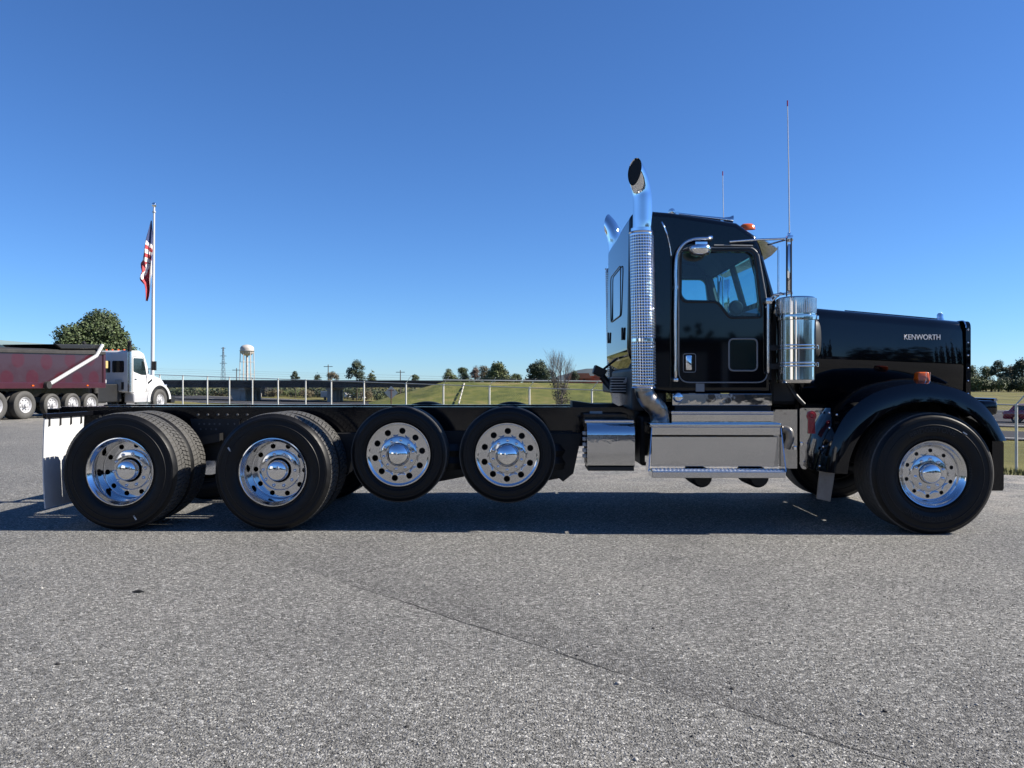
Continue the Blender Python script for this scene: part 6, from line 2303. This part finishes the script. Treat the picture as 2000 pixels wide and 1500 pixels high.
# distant belt of woods round the horizon (one mass), also what the paint reflects from behind the camera
def woods():
    rg = np.random.default_rng(17)
    cl = []
    for a in np.arange(0, 360, 1.15):
        t = math.radians(a)
        r = 420 + 30 * rg.normal()
        x, y = r * math.sin(t), r * math.cos(t)
        px = 1000 + F * x / y if y > 0 else None
        if px is not None and -60 < px < 2090:
            r = 620 + 20 * rg.normal(); x, y = r * math.sin(t), r * math.cos(t)
            hh = 4.2 + .7 * rg.random()
        else:
            r = 95 + 12 * rg.normal() if y < 0 else 300
            x, y = r * math.sin(t), r * math.cos(t)
            hh = (6.5 + 2.6 * rg.random() + (5 if abs(x) > 45 else 0)) if y < 0 else 10
        wd = r * .014
        cl.append((x, y, ground_z(x, y) + hh * .5, wd, wd, hh * .55))
    back = [c for c in cl if c[1] < 0]
    front = [c for c in cl if c[1] >= 0]
    a = leaf_cloud('woods', rg, front, 70000, .55, M['leaf_oak'])
    low = [(c[0], c[1], 1.2, c[3] * 1.4, c[4] * 1.4, 1.6) for c in back]
    b = leaf_cloud('woods', rg, back + low + low, 90000, .52, M['leaf_pine'])
    return a, b
wa, wb_ = woods()
tag(place('woods', wa), 'low belt of woods along the horizon', kind='stuff')
tag(place('woods', wb_), 'dark woods along the side of the lot facing the truck', kind='stuff')

# ---------------------------------------------------------------- far structures
wt = thing('water_tower', 'cream water tower on thin legs, far beyond the overpass', 'water tower')
d = 700.
s = d / F
c = px_to_world(482.5, 684, d)
gz = ground_z(c.x, c.y)
mb = MB()
R = 13 * s
pr = [(.01, 11 * s)] + [(R * math.cos(a), 3 * s + 8 * s * math.sin(a)) for a in [math.pi / 2 * (1 - k / 6) for k in range(1, 7)]] + [(R * 1.0, -1 * s), (R * 1.02, -1.2 * s), (R * 1.02, -2 * s), (R * .97, -3 * s)] + [(R * .95 * math.cos(a), -3 * s - 8 * s * math.sin(a)) for a in [math.pi / 2 * k / 6 for k in range(1, 6)]] + [(.8, -11.2 * s)]
mb.lathe(pr, 40, 'z', (c.x, c.y, c.z)); mb.build('tank', M['tank'], wt, smooth=35)
mb = MB(); mb.lathe([(R * 1.0, -1.6 * s), (R * 1.12, -1.6 * s), (R * 1.12, -1.0 * s)], 40, 'z', (c.x, c.y, c.z)); mb.build('catwalk', M['galv'], wt)
mb = MB(); mb.cyl((c.x, c.y, gz), (c.x, c.y, c.z - 10 * s), 1.0, 14); mb.build('riser', M['tank'], wt, smooth=40)
for k in range(6):
    a = 2 * math.pi * k / 6 + .3
    mb = MB(); mb.cyl((c.x + R * 1.08 * math.cos(a), c.y + R * 1.08 * math.sin(a), gz), (c.x + R * .95 * math.cos(a), c.y + R * .95 * math.sin(a), c.z - 2 * s), .38, 8)
    mb.build('leg', M['tank'], wt, smooth=40)
mb = MB()
for zz in (.35, .68):
    for k in range(6):
        a, b2 = 2 * math.pi * k / 6 + .3, 2 * math.pi * (k + 1) / 6 + .3
        z = gz + (c.z - gz) * zz
        mb.cyl((c.x + R * 1.05 * math.cos(a), c.y + R * 1.05 * math.sin(a), z), (c.x + R * 1.05 * math.cos(b2), c.y + R * 1.05 * math.sin(b2), z), .14, 5)
mb.build('bracing', M['tank'], wt)

py_ = thing('transmission_tower', 'grey lattice power pylon left of the water tower', 'pylon')
d = 600.; s = d / F
c = px_to_world(436, 678, d); gz = ground_z(c.x, c.y)
mb = MB(); H = c.z - gz
def wd_(t): return 7.0 * s * (1 - t) ** 1.1 + 1.6 * s
lev = [k / 9 for k in range(10)]
for k in range(9):
    for sx_, sy_ in ((-1, -1), (1, -1), (1, 1), (-1, 1)):
        a = Vector((c.x + sx_ * wd_(lev[k]) / 2, c.y + sy_ * wd_(lev[k]) / 2, gz + H * lev[k])); b2 = Vector((c.x + sx_ * wd_(lev[k + 1]) / 2, c.y + sy_ * wd_(lev[k + 1]) / 2, gz + H * lev[k + 1]))
        mb.cyl(a, b2, .13, 4)
        b3 = Vector((c.x - sx_ * wd_(lev[k + 1]) / 2, c.y + sy_ * wd_(lev[k + 1]) / 2, gz + H * lev[k + 1]))
        mb.cyl(a, b3, .08, 4)
mb.build('lattice', M['pylon'], py_)
for t, hw in ((.97, 4.5), (.78, 6.5), (.60, 7.0)):
    mb = MB(); z = gz + H * t
    mb.cyl((c.x - hw * s, c.y, z), (c.x + hw * s, c.y, z), .12, 4); mb.cyl((c.x - hw * s, c.y, z), (c.x, c.y, z + 2.2 * s), .09, 4); mb.cyl((c.x + hw * s, c.y, z), (c.x, c.y, z + 2.2 * s), .09, 4)
    mb.build('cross_arm', M['pylon'], py_)

for px, tp, d, lb in ((641, 712, 190., 'thin wooden pole beside the low pale tree'), (782, 723, 190., 'thin wooden pole right of the tall dark pine'), (462, 719, 200., 'thin wooden pole left of the water tower legs')):
    g = gx(px, d); h = CAM_H + (750 - tp) / F * d - g.z
    up = thing('utility_pole', lb, 'utility pole', tuple(g))
    mb = MB(); mb.cyl((0, 0, -.3), (0, 0, h), .16, 8, .10); mb.build('pole', M['wood'], up, smooth=40)
    mb = MB(); mb.box((0, 0, h - .5), (2.2, .12, .14)); mb.build('cross_arm', M['wood'], up)

# brick building on the far side, with orange roofs
bb_ = thing('brick_building', 'red brick building with orange roofs behind the bare tree', 'building')
d = 210.
def q(px, py, dd=d): return px_to_world(px, py, dd)
zg = -1.6
mb = MB(); mb.bb(q(1110, 0).x, q(1152, 0).x, d, d + 14, zg, q(0, 738).z); mb.build('wall', M['brick'], bb_)
mb = MB(); mb.prism([(q(1108, 0).x, q(0, 739).z), (q(1154, 0).x, q(0, 739).z), (q(1150, 0).x, q(0, 729).z), (q(1115, 0).x, q(0, 729).z)], d - .5, d + 15); mb.build('roof', M['terracotta'], bb_)
mb = MB(); mb.bb(q(1152, 0).x, q(1180, 0).x, d + 2, d + 14, zg, q(0, 734).z); mb.build('wall', M['terracotta'], bb_)
mb = MB(); mb.bb(q(1162, 0).x, q(1174, 0).x, d + 1.4, d + 2.2, zg, q(0, 735).z + .4); mb.build('gable', M['brick'], bb_)
for px in (1118, 1128, 1138):
    mb = MB(); mb.bb(q(px, 0).x, q(px + 5, 0).x, d - .08, d + .1, q(0, 746).z, q(0, 741).z); mb.build('window', M['dark_glass'], bb_)
# metal shed with pale green roof far left
ms = thing('metal_shed', 'long shed with pale green metal roof behind the dump bed', 'building')
d = 70.
mb = MB(); mb.bb(q(-230, 0, d).x, q(48, 0, d).x, d, d + 18, -1.5, q(0, 684, d).z); mb.build('wall', M['cream'], ms)
mb = MB()
x0_, xr_, x1_ = q(-240, 0, d).x, q(-95, 0, d).x, q(58, 0, d).x
mb.prism([(x0_, q(0, 684, d).z), (xr_, q(0, 656, d).z), (x1_, q(0, 682, d).z), (x1_, q(0, 685, d).z), (x0_, q(0, 687, d).z)], d - .6, d + 18.6); mb.build('roof', M['green_roof'], ms)

# wooded ridge on the horizon
mb = MB()
d = 4200.
px_ = [1040, 1085, 1110, 1128, 1145, 1165, 1190, 1230, 1290, 1360, 1450, 1560, 1640]
hh_ = [752, 736, 729, 723, 720, 719.5, 722, 720, 726, 724, 733, 742, 753]
lo = []
for a, b2 in zip(px_, hh_):
    p = q(a, b2, d)
    lo.append([(p.x, d - 700, -20), (p.x, d - 250, -20 + (p.z + 20) * .7), (p.x, d, p.z), (p.x, d + 600, -20)])
mb.loft(lo, False)
tag(mb.build('hills', M['hill'], smooth=60), 'wooded ridge on the horizon behind the brick building', kind='structure')

# ---------------------------------------------------------------- road signs, cars
sg = gx(764, 62.)
sd = thing('road_sign', 'bare aluminium back of a diamond road sign on a rusty post', 'road sign', tuple(sg))
d = 62.; s = d / F
zc = CAM_H + (750 - 767) * s - sg.z
mb = MB(); r_ = 13.2 * s
dm = rounded([(-r_, 0), (0, -r_), (r_, 0), (0, r_)], .06, 3)
mb.prism([(x, z + zc) for x, z in dm], -.004, .004); pl_ = mb.build('plate', M['sign_back'], sd)
mb = MB(); mb.bb(-.035, .035, -.07, -.012, -.2, zc + .28); mb.build('post', M['rust'], sd)
mb = MB(); mb.bb(-.22, .22, -.03, -.006, zc + .16, zc + .21); mb.build('bracket', M['rust'], sd)

def car(label, px, d, mat, rz=0., ln=4.4, name='parked_car', cat='car'):
    g = gx(px, d)
    c = thing(name, label, cat, (g.x, g.y, g.z), rz)
    h = .5 * ln
    low = rounded([(-h, .35), (-h + .05, .85), (-h + .5, .92), (h - 1.2, .90), (h - .15, .72), (h, .45), (h - .05, .28), (-h + .1, .28)], .10, 3)
    mb = MB(); mb.prism(low, -.86, .86); bd = mb.build('body', mat, c, bevel=.05, segs=2, smooth=40)
    mb = MB()
    f = [(-h + .35, .88), (-h + .75, 1.40), (.35, 1.44), (h - 1.25, .88)]
    lo = [[(x, y * (.80 if z < 1 else .66), z) for x, z in f] for y in (-1, 1)]
    mb.loft(lo, True, True); gh = mb.build('cabin', mat, c, bevel=.05, segs=2, smooth=40)
    for s_ in (-1, 1):
        mb = MB(); mb.add([(x, s_ * (.815 - (z - .88) * .25), z) for x, z in [(-h + .62, .95), (-h + .88, 1.33), (.30, 1.36), (h - 1.52, .95)]], [(0, 1, 2, 3)]); mb.build('side_window', M['dark_glass'], gh)
        for x in (-h + .85, h - .85):
            mb = MB(); mb.lathe([(.001, 0), (.18, .005), (.20, .03), (.22, .0), (.31, .0), (.32, .03), (.32, .2), (.001, .2)], 20, o=(0, 0, 0))
            w = mb.build('wheel', M['tread'], c, smooth=35, loc=(x, s_ * .86, .32), rot=(0, 0, 0 if s_ < 0 else math.pi))
            mb = MB(); mb.lathe([(.001, -.012), (.17, -.008), (.19, .02)], 16); mb.build('rim', M['alu'], w, smooth=40)
        mb = MB(); mb.box((-h + .01, s_ * .62, .72), (.06, .3, .16)); mb.build('tail_lamp', M['red_lens'], c, bevel=.02)
        mb = MB(); mb.box((h - .10, s_ * .62, .62), (.08, .32, .12)); mb.build('headlamp', M['lens'], c, bevel=.02)
    mb = MB(); mb.add([(-h + .42, -.62, .95), (-h + .42, .62, .95), (-h + .72, .54, 1.34), (-h + .72, -.54, 1.34)], [(0, 1, 2, 3)]); mb.build('rear_glass', M['dark_glass'], gh)
    return c
RD = math.atan2(SY, SX)
car('dark red car cut by the right edge of the frame', 2031, 57., M['car_red'], RD, 4.5)
car('white car on the highway below the tall dark pine', 676, 178., M['car_white'], RD)
car('second white car following on the highway near the pine', 702, 172., M['car_white'], RD)
car('lone white car on the highway right of the dark shed', 532, 205., M['car_white'], RD)
car('white car beside the foot of the diamond sign', 790, 150., M['car_white'], RD)
tr = thing('box_trailer', 'small white box trailer under the overpass', 'trailer', tuple(gx(641, 168.)), RD)
mb = MB(); mb.bb(-1.5, 1.5, -.9, .9, .5, 1.9); mb.build('box', M['car_white'], tr, bevel=.05)
for s_ in (-1, 1):
    mb = MB(); mb.cyl((0, s_ * .7, .35), (0, s_ * .92, .35), .35, 14); mb.build('wheel', M['tread'], tr, smooth=40)
mb = MB(); mb.cyl((1.5, 0, .5), (2.4, 0, .5), .05, 6); mb.build('drawbar', M['galv'], tr)

# ---------------------------------------------------------------- grass on the verge and stones
def verge():
    rg = np.random.default_rng(9)
    cnt = 90000
    s = -30 + rg.random(cnt) * 42
    n0 = 13 + 12 * np.clip((-s - 3) / 45., 0, 1.6)
    n = n0 + .15 + rg.random(cnt) ** 1.3 * 17
    x = n * NX + s * SX; y = n * NY + s * SY
    patch = np.sin(x * 1.3 + 1) * np.sin(y * 1.1) + .5 * np.sin(x * 3.1 + y * 2.3) + rg.normal(0, .6, cnt)
    keep = (patch > -.35) & (y > 4) & (np.abs(x / y) < .75)
    x, y = x[keep], y[keep]
    k = len(x)
    z = np.array([ground_z(a, b) for a, b in zip(x, y)]) - .04
    h = .015 + .05 * rg.random(k) ** 1.8
    a = rg.random(k) * 6.283
    w = .007 + .008 * rg.random(k)
    tx, ty = rg.normal(0, .4, k) * h, rg.normal(0, .4, k) * h
    V = np.stack([np.stack([x - np.cos(a) * w, y - np.sin(a) * w, z], -1), np.stack([x + np.cos(a) * w, y + np.sin(a) * w, z], -1), np.stack([x + tx, y + ty, z + h + .04], -1)], 1).reshape(-1, 3)
    return tri_mesh('verge_grass', V, np.arange(k * 3).reshape(-1, 3), M['blade'])
o = place('verge_grass', verge())
tag(o, 'tufts of dry grass along the edge of the lot', kind='stuff')

def pebble(px, py, r, seed, mat, label):
    rg = random.Random(seed)
    d = CAM_H * F / (py - 750)
    bm = bmesh.new()
    bmesh.ops.create_icosphere(bm, subdivisions=2, radius=1)
    for v in bm.verts:
        v.co *= .8 + .35 * rg.random()
        v.co = Vector((v.co.x * r, v.co.y * r * .8, v.co.z * r * .6))
    me = bpy.data.meshes.new('stone'); bm.to_mesh(me); bm.free(); me.materials.append(mat)
    smooth_me(me, 40)
    o = place('stone', me, None, ((px - 1000) / F * d, d, r * .3))
    return tag(o, label, 'stone', 'loose stones on the lot')
M['unseen_workshop'] = nmat('brown_block_wall', (.13, .10, .08), .85, var=.15, var_scale=1)
M['stone_l'] = nmat('pale_stone', (.42, .41, .39), .85, var=.2, var_scale=60)
M['stone_d'] = nmat('dark_stone', (.035, .034, .033), .8, var=.3, var_scale=60)
for i, (px, py, r, m_, lb) in enumerate([(1207, 1336, .013, 'stone_l', 'pale angular stone lying on the dark seam'), (1430, 1346, .010, 'stone_d', 'dark stone beyond the seam, right of centre'), (1728, 1390, .011, 'stone_d', 'dark stone low in the right of the frame'),
                                         (795, 1420, .009, 'stone_d', 'small dark stone below the seam, left of centre'), (1127, 1281, .008, 'stone_d', 'small dark stone just beyond the seam'), (1276, 1228, .009, 'stone_d', 'dark stone in the middle of the grey lot'), (113, 1298, .012, 'stone_d', 'dark stone low at the left of the frame')]):
    pebble(px, py, r, i, M[m_], lb)
mb = MB()
d = CAM_H * F / (1158 - 750)
mb.tube([((258 - 1000) / F * d, d, .006), ((269 - 1000) / F * d, d + .01, .011), ((282 - 1000) / F * d, d, .006)], [.003, .010, .003], 6)
o = mb.build('twig', M['stone_d'], smooth=50)
tag(o, 'dark sliver of bark lying alone on the lot at left', 'twig')

# ---------------------------------------------------------------- unseen building added behind the camera to put bars into the chrome's reflections
ws_ = thing('unseen_workshop', 'low unseen building with pale bay doors, added for reflections', 'building', (2, -40, 0))
mb = MB(); mb.bb(-30, 32, -12, 0, 0, 4.2); mb.build('wall', M['unseen_workshop'], ws_)
mb = MB(); mb.prism([(-30.5, 4.2), (32.5, 4.2), (32.5, 4.5), (-30.5, 4.5)], -12.5, .6); mb.build('roof', M['conc_dark'], ws_)
for k in range(9):
    x = -27 + k * 6.6
    mb = MB(); mb.bb(x, x + 3.6, .0, .12, .02, 3.5); d_ = mb.build('bay_door', M['cream'] if k % 3 else M['rubber_mat'], ws_)
    mb = MB(); mb.bb(x + 4.6, x + 5.0, .0, .25, 0, 4.2); mb.build('pilaster', M['white_paint'], ws_)

# unseen white box trailers, added so that bright bars show in the chrome
for x, y, lb in ((-15, -9, 'unseen white box trailer added for reflections, behind the camera on the left'), (-7, -17, 'unseen white box trailer added for reflections, in the middle of the row'), (0, -26, 'unseen white box trailer added for reflections, closest to the bay doors')):
    t = thing('box_trailer', lb, 'trailer', (x, y, 0), math.radians(90), 'unseen white trailers added for reflections')
    mb = MB(); mb.bb(-4, 4, -1.25, 1.25, 1.15, 4.0); mb.build('box', M['white_paint'], t, bevel=.03)
    mb = MB(); mb.bb(-3.8, 3.8, -.5, .5, .9, 1.149); mb.build('chassis', M['under'], t)
    for wx in (-2.6, -1.4):
        for s_ in (-1, 1):
            mb = MB(); mb.cyl((wx, s_ * .85, .5), (wx, s_ * 1.2, .5), .5, 20); mb.build('wheel', M['rubber'], t, smooth=40)
    mb = MB(); mb.bb(3.0, 3.15, -.9, .9, 0, .9); mb.build('landing_leg', M['under'], t)
